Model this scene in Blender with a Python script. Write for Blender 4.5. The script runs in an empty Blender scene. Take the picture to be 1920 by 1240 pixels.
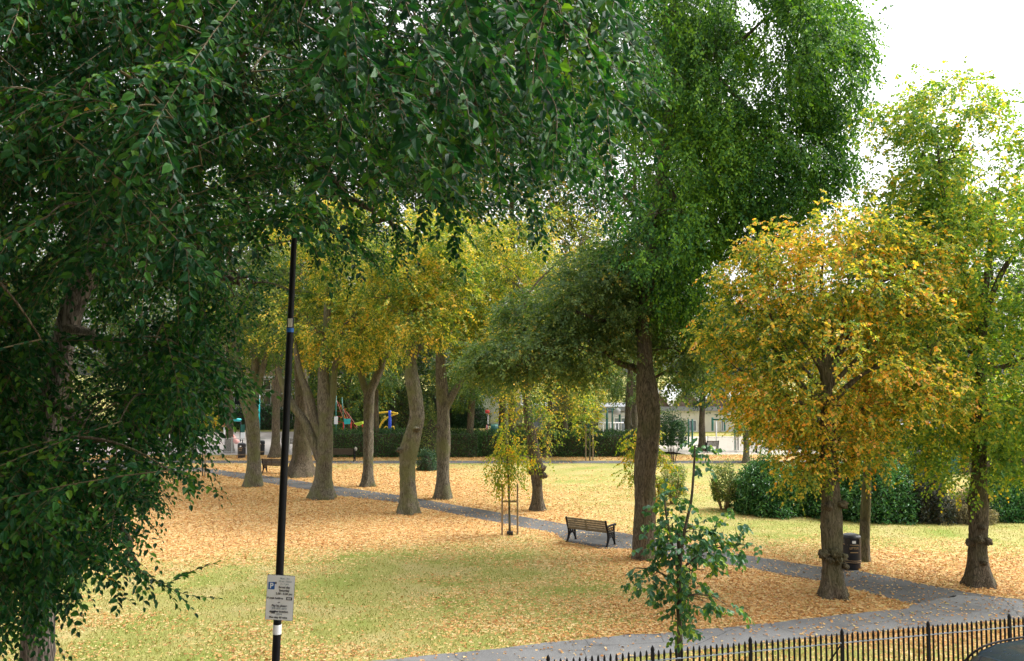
import bpy, bmesh, math, random
import numpy as np
from mathutils import Vector, Matrix
R = math.radians
S = bpy.context.scene
COL = S.collection

# ------------------------------------------------------------ camera, sky, sun, exposure
CAMZ, F, PITCH = 5.6, 1600.0, math.atan(80 / 1600.0)
cd = bpy.data.cameras.new('camera'); cam = bpy.data.objects.new('camera', cd); COL.objects.link(cam)
cam.location = (0, 0, CAMZ); cam.rotation_euler = (R(90) + PITCH, 0, 0)
cd.sensor_width = 36; cd.lens = F / 1920 * 36; cd.clip_start = .1; cd.clip_end = 3000
cd.dof.use_dof = True; cd.dof.focus_distance = 22; cd.dof.aperture_fstop = 5.6
S.camera = cam
SUN_EL, SUN_AZ = R(56), R(72)          # azimuth measured clockwise from +Y (away from the camera)
w = bpy.data.worlds.new('World'); S.world = w; w.use_nodes = True
nt = w.node_tree; nt.nodes.clear()
sky = nt.nodes.new('ShaderNodeTexSky'); sky.sky_type = 'NISHITA'; sky.sun_disc = False
sky.sun_elevation = SUN_EL; sky.sun_rotation = SUN_AZ; sky.dust_density = 5; sky.air_density = 1.4
hs = nt.nodes.new('ShaderNodeHueSaturation'); hs.inputs['Saturation'].default_value = .05
bg = nt.nodes.new('ShaderNodeBackground'); bg.inputs[1].default_value = .15
wo = nt.nodes.new('ShaderNodeOutputWorld')
nt.links.new(sky.outputs[0], hs.inputs['Color']); nt.links.new(hs.outputs[0], bg.inputs[0]); nt.links.new(bg.outputs[0], wo.inputs[0])
sd = bpy.data.lights.new('sun', 'SUN'); sd.energy = 1.0; sd.angle = R(24); sd.color = (1, .95, .87)
sun = bpy.data.objects.new('sun', sd); COL.objects.link(sun)
sv = Vector((math.sin(SUN_AZ) * math.cos(SUN_EL), math.cos(SUN_AZ) * math.cos(SUN_EL), math.sin(SUN_EL)))
sun.rotation_euler = (-sv).to_track_quat('-Z', 'Y').to_euler()
S.view_settings.view_transform = 'Standard'; S.view_settings.look = 'None'
S.view_settings.exposure = 1.52; S.view_settings.gamma = 1
S.cycles.use_denoising = True; S.cycles.max_bounces = 6; S.cycles.diffuse_bounces = 4
S.cycles.transmission_bounces = 4; S.cycles.transparent_max_bounces = 6; S.cycles.glossy_bounces = 2
S.cycles.sample_clamp_indirect = 6

# ------------------------------------------------------------ pixel helpers (photo 1920 x 1240)
_cp, _sp = math.cos(PITCH), math.sin(PITCH)
def ray(px, py):
    u = (px - 960) / F; v = (620 - py) / F
    return np.array([u, _cp - v * _sp, _sp + v * _cp])
def P(px, py, D):
    d = ray(px, py); return np.array([0, 0, CAMZ]) + d * (D / d[1])
def G(px, py, z=0.0):
    d = ray(px, py); return np.array([0, 0, CAMZ]) + d * ((z - CAMZ) / d[2])
def PA(px, py, D):
    px, py, D = np.broadcast_arrays(np.asarray(px, float), np.asarray(py, float), np.asarray(D, float))
    u = (px - 960) / F; v = (620 - py) / F
    d = np.stack([u, _cp - v * _sp, _sp + v * _cp], -1)
    return np.array([0, 0, CAMZ]) + d * (D / d[..., 1])[..., None]
def nrm(a): return a / (np.linalg.norm(a, axis=-1, keepdims=True) + 1e-9)
def wob(p, f, seed):
    r = np.random.default_rng(seed); o = 0
    for k in range(5):
        d = nrm(r.normal(size=3)) * f * (1 + .5 * k); o = o + np.sin(p @ d + r.uniform(0, 6.28))
    return o / 2.2

# ------------------------------------------------------------ objects
def empty(name, loc, label, cat, group=None, rz=0):
    o = bpy.data.objects.new(name, None); COL.objects.link(o); o.location = tuple(loc); o.rotation_euler = (0, 0, rz)
    o['label'] = label; o['category'] = cat
    if group: o['group'] = group
    return o
def tag(o, label=None, cat=None, group=None, kind=None):
    for k, v in (('label', label), ('category', cat), ('group', group), ('kind', kind)):
        if v: o[k] = v
    return o
def link(name, me, mat, parent=None, label=None):
    o = bpy.data.objects.new(name, me); COL.objects.link(o)
    if mat is not None and not me.materials:
        me.materials.append(mat)
    if parent is not None: o.parent = parent
    if label: o['label'] = label
    return o
def bigmesh(name, V, Fs, rnd=None, smooth=False):
    me = bpy.data.meshes.new(name); V = np.ascontiguousarray(V, np.float32)
    if not isinstance(Fs, (list, tuple)): Fs = [Fs]
    Fs = [f for f in Fs if len(f)]
    nf = sum(len(f) for f in Fs); nl = sum(f.size for f in Fs)
    me.vertices.add(len(V)); me.vertices.foreach_set('co', V.ravel())
    me.loops.add(nl); me.loops.foreach_set('vertex_index', np.concatenate([f.ravel() for f in Fs]).astype(np.int32))
    st = np.concatenate([np.full(len(f), f.shape[1]) for f in Fs]); start = np.concatenate([[0], np.cumsum(st)[:-1]])
    me.polygons.add(nf); me.polygons.foreach_set('loop_start', start.astype(np.int32))
    me.polygons.foreach_set('use_smooth', np.full(nf, smooth))
    if rnd is not None:
        a = me.attributes.new('rnd', 'FLOAT', 'FACE'); a.data.foreach_set('value', rnd.astype(np.float32))
    me.update(calc_edges=True)
    return me
class MB:
    """collects shapes into one mesh"""
    def __init__(s): s.v = []; s.f = []; s.n = 0; s.sm = False
    def add(s, V, Fs):
        V = np.asarray(V, float)
        s.v.append(V)
        for f in (Fs if isinstance(Fs, list) else [Fs]):
            f = np.asarray(f)
            if len(f): s.f.append(f + s.n)
        s.n += len(V); return s
    def box(s, c, d, M=None, bev=0):
        x, y, z = [k / 2 for k in d]
        V = np.array([[i, j, k] for i in (-x, x) for j in (-y, y) for k in (-z, z)])
        if M is not None: V = V @ np.array(M.to_3x3()).T
        return s.add(V + np.array(c), np.array([[0, 1, 3, 2], [4, 6, 7, 5], [0, 4, 5, 1], [2, 3, 7, 6], [0, 2, 6, 4], [1, 5, 7, 3]]))
    def bar(s, a, b, r, n=8): return s.tube(np.array([a, b], float), [r, r], n)
    def tube(s, pts, rad, n=6, cap=True):
        V, Fq, Fc = tube(np.asarray(pts, float), np.asarray(rad, float), n)
        s.add(V, Fq)
        if cap and n > 2:
            b = s.n - len(V); s.f.append(np.arange(n)[None, ::-1] + b); s.f.append(np.arange(n)[None] + b + len(V) - n)
        return s
    def lathe(s, prof, c=(0, 0, 0), n=24):
        a = np.linspace(0, 2 * math.pi, n, endpoint=False); V = []
        for r, z in prof: V.append(np.stack([r * np.cos(a), r * np.sin(a), np.full(n, z)], 1))
        V = np.concatenate(V) + np.array(c); Fq = grid_faces(len(prof), n, True); b = s.n
        s.add(V, Fq); s.f.append(np.arange(n)[None, ::-1] + b); s.f.append(np.arange(n)[None] + b + len(V) - n)
        return s
    def prism(s, poly, y0, y1, axes=(0, 2)):
        poly = np.asarray(poly, float); n = len(poly); V = np.zeros((2 * n, 3)); o = 3 - sum(axes)
        for i, yy in enumerate((y0, y1)):
            V[i * n:(i + 1) * n, axes[0]] = poly[:, 0]; V[i * n:(i + 1) * n, axes[1]] = poly[:, 1]; V[i * n:(i + 1) * n, o] = yy
        k = np.arange(n); q = np.stack([k, (k + 1) % n, (k + 1) % n + n, k + n], 1); b = s.n
        s.add(V, q); s.f.append(k[None, ::-1] + b); s.f.append(k[None] + n + b); return s
    def build(s, name, mat, parent=None, label=None, bevel=0, smooth=False, loc=None):
        me = bigmesh(name, np.concatenate(s.v), s.f, smooth=smooth); 
        o = link(name, me, mat, parent, label)
        if bevel:
            m = o.modifiers.new('bevel', 'BEVEL'); m.width = bevel; m.segments = 2; m.limit_method = 'ANGLE'
        if loc is not None: o.location = tuple(loc)
        return o
def grid_faces(rows, n, wrap=True):
    i = np.arange(rows - 1)[:, None]; j = np.arange(n if wrap else n - 1)[None]; j2 = (j + 1) % n
    return np.stack([i * n + j + 0 * i, i * n + j2, (i + 1) * n + j2, (i + 1) * n + j], -1).reshape(-1, 4)
def tube(pts, rad, n=6):
    T = nrm(np.gradient(pts, axis=0)); ref = np.array([0.31, .95, .05]) if abs(T[0, 2]) > .6 else np.array([0, 0, 1.])
    A = nrm(np.cross(T, ref)); B = np.cross(T, A); a = np.linspace(0, 2 * math.pi, n, endpoint=False)
    V = pts[:, None] + rad[:, None, None] * (np.cos(a)[None, :, None] * A[:, None] + np.sin(a)[None, :, None] * B[:, None])
    return V.reshape(-1, 3), grid_faces(len(pts), n), None
def smooth_line(pts, k=6):
    """Catmull-Rom through points (any columns)"""
    p = np.asarray(pts, float)
    if len(p) < 3: return np.array([p[0] + (p[-1] - p[0]) * t for t in np.linspace(0, 1, k + 1)])
    q = np.vstack([2 * p[0] - p[1], p, 2 * p[-1] - p[-2]]); out = []
    for i in range(len(p) - 1):
        a, b, c, d = q[i:i + 4]
        for t in np.arange(k) / k:
            out.append(.5 * (2 * b + (c - a) * t + (2 * a - 5 * b + 4 * c - d) * t * t + (3 * b - a - 3 * c + d) * t ** 3))
    out.append(p[-1]); return np.array(out)
def bez(a, b, c, n): 
    t = np.linspace(0, 1, n)[:, None]; return (1 - t) ** 2 * a + 2 * t * (1 - t) * b + t * t * c

# ------------------------------------------------------------ materials
def newmat(name):
    m = bpy.data.materials.new(name); m.use_nodes = True; m.node_tree.nodes.clear(); return m, m.node_tree
def nd(t, typ, **kw):
    n = t.nodes.new(typ)
    for k, v in kw.items():
        if k.startswith('_'): setattr(n, k[1:], v)
        else: n.inputs[k].default_value = v
    return n
def ramp(t, fac, stops, interp='LINEAR'):
    n = t.nodes.new('ShaderNodeValToRGB'); cr = n.color_ramp; cr.interpolation = interp
    while len(cr.elements) < len(stops): cr.elements.new(.5)
    for e, (p, c) in zip(cr.elements, stops): e.position = p; e.color = (*c, 1) if len(c) == 3 else c
    t.links.new(fac, n.inputs[0]); return n.outputs[0]
def math_(t, op, a, b=None, c=None):
    n = t.nodes.new('ShaderNodeMath'); n.operation = op
    for i, x in enumerate((a, b, c)):
        if x is None: continue
        if isinstance(x, (int, float)): n.inputs[i].default_value = x
        else: t.links.new(x, n.inputs[i])
    return n.outputs[0]
def mixc(t, f, a, b, mode='MIX'):
    n = t.nodes.new('ShaderNodeMix'); n.data_type = 'RGBA'; n.blend_type = mode
    for i, x in ((0, f), (6, a), (7, b)):
        if isinstance(x, (int, float)): n.inputs[i].default_value = x
        elif isinstance(x, tuple): n.inputs[i].default_value = (*x, 1)
        else: t.links.new(x, n.inputs[i])
    return n.outputs[2]
def noise(t, scale, detail=3, vec=None, out=0, rough=.55):
    n = nd(t, 'ShaderNodeTexNoise', Scale=scale, Detail=detail, Roughness=rough)
    if vec is not None: t.links.new(vec, n.inputs['Vector'])
    return n.outputs[out]
def pos(t):
    return t.nodes.new('ShaderNodeNewGeometry').outputs['Position']
def surf(t, color, rough=.6, metal=0, spec=.5, bump=None, bs=.3, bd=.02):
    p = nd(t, 'ShaderNodeBsdfPrincipled', Metallic=metal)
    p.inputs['Specular IOR Level'].default_value = spec
    for k, v in (('Base Color', color), ('Roughness', rough)):
        if isinstance(v, tuple): p.inputs[k].default_value = (*v, 1)
        elif isinstance(v, (int, float)): p.inputs[k].default_value = v
        else: t.links.new(v, p.inputs[k])
    if bump is not None:
        b = nd(t, 'ShaderNodeBump', Strength=bs, Distance=bd); t.links.new(bump, b.inputs['Height']); t.links.new(b.outputs[0], p.inputs['Normal'])
    o = t.nodes.new('ShaderNodeOutputMaterial'); t.links.new(p.outputs[0], o.inputs[0]); return p
def plain(name, col, rough=.5, metal=0, var=.25, scale=6, spec=.5, bs=.15):
    m, t = newmat(name); n = noise(t, scale, 4, pos(t))
    lo = tuple(c * (1 - var) for c in col); hi = tuple(min(1, c * (1 + var)) for c in col)
    c = ramp(t, n, [(.3, lo), (.7, hi)]); rr = ramp(t, noise(t, scale * 3, 3, pos(t)), [(.3, (rough * .75,) * 3), (.7, (min(1, rough * 1.3),) * 3)])
    surf(t, c, rr, metal, spec, n, bs, .005); return m
def leafmat(name, stops, clump=.6, amount=.45, trans=.38, rough=.5, spec=.4, tmul=1.6):
    m, t = newmat(name)
    a = nd(t, 'ShaderNodeAttribute'); a.attribute_name = 'rnd'
    n = noise(t, clump, 2, pos(t))
    n2 = math_(t, 'MULTIPLY_ADD', math_(t, 'SUBTRACT', n, .5), amount * 3, 0)
    f = math_(t, 'ADD', a.outputs['Fac'], n2)
    c = ramp(t, f, stops)
    p = nd(t, 'ShaderNodeBsdfPrincipled', Roughness=rough); p.inputs['Specular IOR Level'].default_value = spec
    t.links.new(c, p.inputs['Base Color'])
    tr = t.nodes.new('ShaderNodeBsdfTranslucent')
    tc = mixc(t, 1.0, c, (tmul, tmul * .95, tmul * .35), 'MULTIPLY'); t.links.new(tc, tr.inputs[0])
    mx = nd(t, 'ShaderNodeMixShader'); mx.inputs[0].default_value = trans
    t.links.new(p.outputs[0], mx.inputs[1]); t.links.new(tr.outputs[0], mx.inputs[2])
    o = t.nodes.new('ShaderNodeOutputMaterial'); t.links.new(mx.outputs[0], o.inputs[0]); return m
def barkmat(name, dark, light, green, gamt=.5, sc=9):
    m, t = newmat(name); g = pos(t)
    mp = nd(t, 'ShaderNodeMapping'); mp.inputs['Scale'].default_value = (1, 1, .16); t.links.new(g, mp.inputs[0])
    v = nd(t, 'ShaderNodeTexVoronoi', Scale=sc * 2.2); v.feature = 'DISTANCE_TO_EDGE'
    wv = mixc(t, .25, mp.outputs[0], noise(t, sc, 3, mp.outputs[0], 1)); t.links.new(wv, v.inputs['Vector'])
    n = noise(t, sc * 2, 6, mp.outputs[0], rough=.7)
    h = math_(t, 'ADD', math_(t, 'MULTIPLY', ramp(t, v.outputs[0], [(0, (0,) * 3), (.2, (1,) * 3)]), .45), n)
    c = ramp(t, h, [(.4, dark), (1.05, light)])
    ng = ramp(t, noise(t, 1.1, 3, g), [(.45, (0,) * 3), (.62, (gamt,) * 3)])
    c = mixc(t, ng, c, green)
    c = mixc(t, ramp(t, noise(t, 3.2, 2, g), [(.62, (0,) * 3), (.7, (.35,) * 3)]), c, tuple(x * .35 for x in dark))
    surf(t, c, .9, 0, .15, h, .9, .035); return m

M = {}
M['bark'] = barkmat('lime_bark', (.045, .04, .028), (.20, .18, .135), (.13, .14, .055), .75)
M['bark_dark'] = barkmat('old_bark', (.035, .028, .02), (.17, .14, .10), (.09, .10, .035), .4)
M['bark_elm'] = barkmat('elm_bark', (.03, .025, .022), (.24, .20, .17), (.10, .10, .06), .15, 7)
M['twig'] = plain('twig_bark', (.06, .048, .032), .85)
M['stem'] = plain('young_twig', (.11, .085, .04), .8)
M['elm'] = leafmat('elm_leaf', [(.0, (.004, .030, .011)), (.45, (.012, .072, .021)), (.75, (.05, .155, .022)), (.97, (.15, .27, .02)), (1, (.50, .28, .02))], .5, .2, .34, .45, .2)
M['elm_far'] = leafmat('elm_leaf_small', [(.0, (.016, .065, .022)), (.38, (.038, .13, .028)), (.68, (.095, .22, .028)), (1, (.20, .37, .03))], .28, .5, .36, .5, .25)
M['green'] = leafmat('lime_leaf_green', [(0, (.03, .08, .025)), (.5, (.06, .13, .028)), (.8, (.15, .21, .03)), (1, (.45, .36, .045))], .5, .3)
M['olive'] = leafmat('lime_leaf_olive', [(0, (.045, .105, .04)), (.5, (.10, .175, .06)), (.85, (.20, .27, .08)), (1, (.45, .32, .06))], .5, .22, .42)
M['yellow'] = leafmat('lime_leaf_yellow', [(0, (.04, .11, .025)), (.36, (.12, .20, .035)), (.6, (.27, .32, .05)), (.83, (.56, .46, .07)), (1, (.74, .46, .10))], .7, .5, .42, .5, .3)
M['orange'] = leafmat('lime_leaf_orange', [(0, (.05, .14, .04)), (.38, (.18, .27, .05)), (.58, (.42, .44, .075)), (.78, (.78, .55, .09)), (.88, (.76, .32, .035)), (1, (.85, .58, .28))], .5, .3, .5, .5, .3)
M['mixed'] = leafmat('lime_leaf_mixed', [(0, (.05, .15, .045)), (.42, (.15, .28, .055)), (.7, (.30, .40, .065)), (.88, (.64, .54, .07)), (1, (.74, .42, .06))], .5, .3, .5, .5, .3)
M['pale'] = leafmat('lime_leaf_pale', [(0, (.08, .15, .035)), (.45, (.16, .22, .04)), (.75, (.36, .34, .05)), (1, (.60, .33, .06))], .6, .3)
M['sap'] = leafmat('sapling_leaf', [(0, (.03, .095, .055)), (.6, (.05, .15, .065)), (.82, (.14, .26, .02)), (1, (.30, .38, .03))], 1.8, .2, .35, .45)
M['sapy'] = leafmat('sapling_leaf_yellow', [(0, (.08, .18, .02)), (.5, (.22, .30, .025)), (.8, (.5, .38, .03)), (1, (.6, .3, .03))], 1.5, .25)
M['laurel'] = leafmat('laurel_leaf', [(0, (.018, .075, .028)), (.6, (.055, .18, .055)), (1, (.16, .34, .10))], 1.2, .25, .2, .25, .7)
M['hedge'] = leafmat('hedge_leaf', [(0, (.010, .04, .014)), (.6, (.03, .09, .02)), (1, (.09, .19, .03))], .8, .2, .2, .5)
M['conifer'] = leafmat('conifer_leaf', [(0, (.012, .045, .022)), (.7, (.03, .09, .035)), (1, (.07, .15, .04))], .8, .2, .2, .5)
M['darkshrub'] = leafmat('dark_shrub_leaf', [(0, (.015, .025, .018)), (.7, (.04, .055, .035)), (1, (.12, .10, .06))], .8, .2, .2, .5)
M['greyshrub'] = leafmat('grey_shrub_leaf', [(0, (.14, .14, .09)), (.5, (.30, .27, .19)), (1, (.50, .44, .32))], 1, .2, .2, .7)
M['dryshrub'] = leafmat('thin_shrub_leaf', [(0, (.05, .11, .03)), (.6, (.13, .20, .05)), (1, (.34, .34, .09))], 1, .2, .3, .5)
M['farleaf'] = leafmat('distant_leaf', [(0, (.02, .055, .018)), (.6, (.05, .10, .025)), (1, (.18, .19, .04))], .15, .4)
M['litter'] = leafmat('fallen_leaf', [(0, (.28, .13, .05)), (.3, (.52, .25, .08)), (.62, (.62, .37, .14)), (.85, (.67, .48, .24)), (1, (.50, .42, .16))], .25, .16, .12, .7, .2, 1.1)
M['grassb'] = leafmat('grass_blade', [(0, (.21, .245, .055)), (.5, (.31, .305, .09)), (1, (.40, .36, .145))], .35, .3, .3, .7, .2, 1.1)
M['iron'] = plain('black_iron', (.005, .005, .006), .6, 0, .4, 20, .2)
M['rail'] = plain('worn_rail', (.26, .30, .34), .45, .2, .3, 10)
M['polep'] = plain('pole_paint', (.004, .0045, .007), .5, 0, .3, 10, .25, .05)
M['signw'] = plain('sign_white', (.90, .92, .95), .4, 0, .04, 3, .5, .02)
M['signb'] = plain('sign_blue', (.01, .12, .45), .4, 0, .05)
M['ink'] = plain('sign_ink', (.03, .035, .05), .5, 0, .1)
M['inkg'] = plain('faded_ink', (.38, .45, .50), .5, 0, .1)
M['edge'] = plain('sign_edge', (.16, .17, .2), .4, .5, .1)
M['slat'] = plain('weathered_slat', (.17, .14, .09), .8, 0, .35, 14)
M['slatd'] = plain('dark_slat', (.06, .045, .03), .8, 0, .3, 14)
M['wood'] = plain('stake_wood', (.26, .19, .11), .85, 0, .3, 12)
M['binb'] = plain('bin_black', (.010, .012, .018), .4, 0, .2, 12)
M['gold'] = plain('bin_gold', (.42, .28, .14), .5, .2, .1)
M['white'] = plain('white_paint', (.75, .76, .77), .5, 0, .08)
M['greenp'] = plain('green_paint', (.01, .12, .09), .45, 0, .15)
M['turq'] = plain('turquoise_paint', (.02, .42, .44), .4, 0, .1)
M['red'] = plain('red_paint', (.55, .04, .03), .4, 0, .15)
M['pink'] = plain('faded_red', (.68, .25, .22), .4, 0, .1)
M['yel'] = plain('yellow_paint', (.75, .48, .02), .4, 0, .1)
M['blue'] = plain('blue_paint', (.01, .06, .55), .4, 0, .1)
M['lime'] = plain('lime_paint', (.40, .55, .03), .4, 0, .1)
M['roof'] = plain('roof_tile', (.16, .11, .09), .8, 0, .2, 2)
M['roofg'] = plain('roof_slate', (.22, .23, .25), .7, 0, .15, 2)
M['cream'] = plain('cream_render', (.66, .62, .56), .8, 0, .07, 1)
M['render'] = plain('grey_render', (.50, .50, .49), .8, 0, .07, 1)
M['bank'] = plain('light_paving', (.40, .36, .30), .85, 0, .12, 1.5)
M['rubber'] = plain('playground_rubber', (.36, .32, .30), .85, 0, .15, .4)
M['carp'] = plain('car_paint', (.035, .055, .075), .22, .5, .12, 3, .7, .02)
M['tyre'] = plain('tyre_rubber', (.015, .015, .015), .85)
M['chrome'] = plain('alloy', (.5, .5, .52), .3, .9, .05)
M['rlamp'] = plain('red_lens', (.4, .01, .01), .15, 0, .05)
M['hlamp'] = plain('clear_lens', (.6, .62, .65), .1, .3, .05)
def glassmat(name, c):
    m, t = newmat(name); surf(t, c, .08, 0, .8, noise(t, 2, 2, pos(t)), .05, .01); return m
M['glass'] = glassmat('window_glass', (.03, .035, .04)); M['glassb'] = glassmat('window_glass_pale', (.16, .20, .25))
def brickmat():
    m, t = newmat('brick_wall'); g = pos(t)
    mp = nd(t, 'ShaderNodeMapping'); mp.inputs['Rotation'].default_value = (R(90), 0, 0); t.links.new(g, mp.inputs[0])
    b = nd(t, 'ShaderNodeTexBrick', Scale=1.0); b.inputs['Brick Width'].default_value = .24; b.inputs['Row Height'].default_value = .085; b.inputs['Mortar Size'].default_value = .01
    b.inputs['Color1'].default_value = (.34, .22, .15, 1); b.inputs['Color2'].default_value = (.44, .30, .21, 1); b.inputs['Mortar'].default_value = (.45, .40, .35, 1)
    t.links.new(mp.outputs[0], b.inputs['Vector']); surf(t, mixc(t, .3, b.outputs[0], noise(t, .7, 3, g, 1), 'OVERLAY'), .9, 0, .2); return m
M['brick'] = brickmat()
def asphalt(name, a, b):
    m, t = newmat(name); g = pos(t)
    c = ramp(t, noise(t, .5, 5, g), [(.35, a), (.65, b)])
    sp = noise(t, 90, 2, g); c = mixc(t, .55, c, ramp(t, sp, [(.38, (.25,) * 3), (.66, (.8,) * 3)]), 'OVERLAY')
    c = mixc(t, ramp(t, noise(t, 1.6, 4, g), [(.6, (0,) * 3), (.75, (.3,) * 3)]), c, (.15, .125, .095))
    c = mixc(t, ramp(t, noise(t, .9, 3, g), [(.33, (.5,) * 3), (.42, (0,) * 3)]), c, tuple(x * .6 for x in a))
    cr = nd(t, 'ShaderNodeTexVoronoi', Scale=.55); cr.feature = 'DISTANCE_TO_EDGE'; t.links.new(mixc(t, .12, g, noise(t, 3, 4, g, 1)), cr.inputs['Vector'])
    c = mixc(t, ramp(t, cr.outputs[0], [(0, (.7,) * 3), (.008, (0,) * 3)]), c, (.03, .03, .03))
    surf(t, c, .9, 0, .12, sp, .35, .01); return m
M['path'] = asphalt('asphalt_path', (.085, .085, .085), (.135, .134, .133))
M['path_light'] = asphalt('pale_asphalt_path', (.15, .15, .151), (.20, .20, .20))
M['road'] = asphalt('road_asphalt', (.06, .06, .065), (.09, .09, .09))
M['paving'] = plain('pavement_slab', (.30, .29, .27), .85, 0, .15, 2)
M['kerb'] = plain('kerb_stone', (.32, .31, .30), .85, 0, .15, 4)

# ------------------------------------------------------------ where the leaf litter lies (world space)
def seg_dist(x, y, pts):
    d = np.full(x.shape, 1e9)
    for (x0, y0), (x1, y1) in zip(pts[:-1], pts[1:]):
        vx, vy = x1 - x0, y1 - y0; t = np.clip(((x - x0) * vx + (y - y0) * vy) / (vx * vx + vy * vy), 0, 1)
        d = np.minimum(d, np.hypot(x - x0 - t * vx, y - y0 - t * vy))
    return d
UP = [(150, 868), (260, 872), (380, 877), (422, 883), (488, 891), (544, 899), (589, 906), (630, 912), (749, 929), (900, 955), (1040, 979.5), (1187, 1003), (1240, 1012), (1373, 1037), (1527, 1062), (1604, 1069), (1758, 1101), (1860, 1118), (1925, 1125), (2400, 1165)]
LO = [(150, 880), (260, 882), (380, 885), (400, 889), (457, 899), (538, 912), (630, 929), (749, 943), (900, 974), (1040, 1000), (1068, 1017), (1132, 1029), (1184, 1030), (1218, 1041), (1353, 1057), (1450, 1074), (1538, 1091), (1588, 1101), (1673, 1124), (1712, 1133)]
LP = [(1700, 1141), (1660, 1145), (1527, 1159), (1334, 1180), (1180, 1191), (1000, 1208), (853, 1226), (700, 1240), (400, 1275), (0, 1330)]
gpl = lambda L: [tuple(G(*p)[:2]) for p in L]
UPg, LOg, LPg = gpl(UP), gpl(LO), gpl(LP)
def grid2(x, y):
    return np.stack([x, y, 0 * x], -1)
BL = [(520, 935, 7, 9, .7), (760, 930, 6, 9, .5), (1000, 965, 4, 6, .45), (400, 905, 9, 9, .8), (700, 985, 6, 3.6, .8), (350, 1000, 6, 3, .6), (1560, 1110, 3.2, 3.2, .9), (1400, 1085, 3.5, 1.8, .75),
      (1840, 1085, 3.5, 3.0, .75), (1650, 1040, 6, 4, .35), (1205, 1045, 2.5, 2, .45), (950, 900, 8, 7, .05), (1500, 1140, 3.5, 1.2, .5), (1000, 1100, 2.5, 2, .15), (1250, 1150, 3, 1.6, .4), (1750, 1190, 3, 1.2, .5),
      (600, 1100, 3, 2.6, -.22), (900, 1060, 3, 3, -.2), (1100, 880, 9, 5, -.1), (1550, 985, 7, 1.6, -.25), (1850, 990, 4, 1.8, -.5), (250, 1130, 3, 3, -.1)]
def litter(x, y):
    d = np.zeros_like(x) + .12
    for px, py, rx, ry, a in BL:
        c = G(px, py); d = d + a * np.exp(-((x - c[0]) / rx) ** 2 - ((y - c[1]) / ry) ** 2)
    d = d + .5 * np.exp(-(seg_dist(x, y, LOg) / .7) ** 2) + .5 * np.exp(-(seg_dist(x, y, UPg) / .8) ** 2) + .3 * np.exp(-(seg_dist(x, y, LPg[:6]) / .4) ** 2)
    d = d + .6 * (1 / (1 + np.exp(-(y - 55.3) * 3))) * (y < 58.5) - .1 * (y > 59)
    d = d + .13 * wob(grid2(x, y), 1.1, 5) + .1 * wob(grid2(x, y), .35, 9)
    return np.clip(d, 0, 1)
def edge_noise(p, a=.07): return np.array(p)
def build_ground():
    rng = np.random.default_rng(1)
    xs = np.concatenate([[-1500, -600, -250, -120, -70], np.arange(-45, 40.1, .5), [60, 100, 250, 600, 1500]])
    ys = np.concatenate([[12.05 - 0], np.arange(12.5, 70, .5), [74, 80, 90, 110, 150, 250, 600, 2000]])
    # the park lawn starts at the railing line; behind the camera the street takes over
    X, Y = np.meshgrid(np.concatenate([xs]), np.concatenate([[-1500, -300, -60, 0, 6], ys]))
    lit = litter(X, Y); V = np.stack([X, Y, 0 * X], -1).reshape(-1, 3)
    me = bigmesh('ground', V, grid_faces(X.shape[0], X.shape[1], False), smooth=True)
    a = me.attributes.new('lit', 'FLOAT', 'POINT'); a.data.foreach_set('value', lit.ravel().astype(np.float32))
    m, t = newmat('lawn'); g = pos(t)
    at = nd(t, 'ShaderNodeAttribute'); at.attribute_name = 'lit'
    gr = ramp(t, noise(t, .55, 5, g), [(.32, (.19, .23, .05)), (.5, (.285, .27, .085)), (.68, (.35, .295, .125))])
    gr = mixc(t, .6, gr, ramp(t, noise(t, 28, 3, g), [(.3, (.22,) * 3), (.7, (.78,) * 3)]), 'OVERLAY')
    v = nd(t, 'ShaderNodeTexVoronoi', Scale=11.0, Randomness=1); t.links.new(g, v.inputs['Vector'])
    lc = ramp(t, nd_sep(t, v.outputs['Color']), [(0, (.26, .13, .055)), (.25, (.46, .245, .085)), (.6, (.56, .355, .145)), (.85, (.61, .45, .24)), (1, (.42, .36, .14))])
    v2 = nd(t, 'ShaderNodeTexVoronoi', Scale=17.0, Randomness=1); t.links.new(g, v2.inputs['Vector'])
    cover = math_(t, 'ADD', nd_sep(t, v2.outputs['Color'], 1), math_(t, 'MULTIPLY_ADD', noise(t, 2.5, 4, g), .8, -.4))
    mask = math_(t, 'LESS_THAN', cover, math_(t, 'MULTIPLY', at.outputs['Fac'], 1.15))
    c = mixc(t, mask, gr, lc)
    surf(t, c, .95, 0, .1, math_(t, 'ADD', v.outputs[0], noise(t, 40, 3, g)), .6, .03)
    o = link('ground', me, m); o['kind'] = 'structure'
def nd_sep(t, col, i=0):
    s = t.nodes.new('ShaderNodeSeparateColor'); t.links.new(col, s.inputs[0]); return s.outputs[i]
build_ground()

def sheet(name, poly, z, mat, rag=0.0, kind='structure', seed=0):
    rng = np.random.default_rng(seed); P2 = []
    n = len(poly)
    for i in range(n):
        a = np.array(poly[i]); b = np.array(poly[(i + 1) % n]); L = np.linalg.norm(b - a); k = max(1, min(60, int(L / .25))) if rag else 1
        for j in range(k):
            q = a + (b - a) * j / k
            P2.append(q + (rng.normal(size=2) * rag if L < 60 else 0))
    bm = bmesh.new(); f = bm.faces.new([bm.verts.new((*p, z)) for p in P2]); bmesh.ops.triangulate(bm, faces=[f])
    if f.is_valid and f.normal.z < 0: pass
    me = bpy.data.meshes.new(name); bm.normal_update(); bm.to_mesh(me); bm.free()
    o = link(name, me, mat); o['kind'] = kind; return o
sheet('park_path', UPg + LOg[::-1], .004, M['path'], .035, seed=1)
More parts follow.
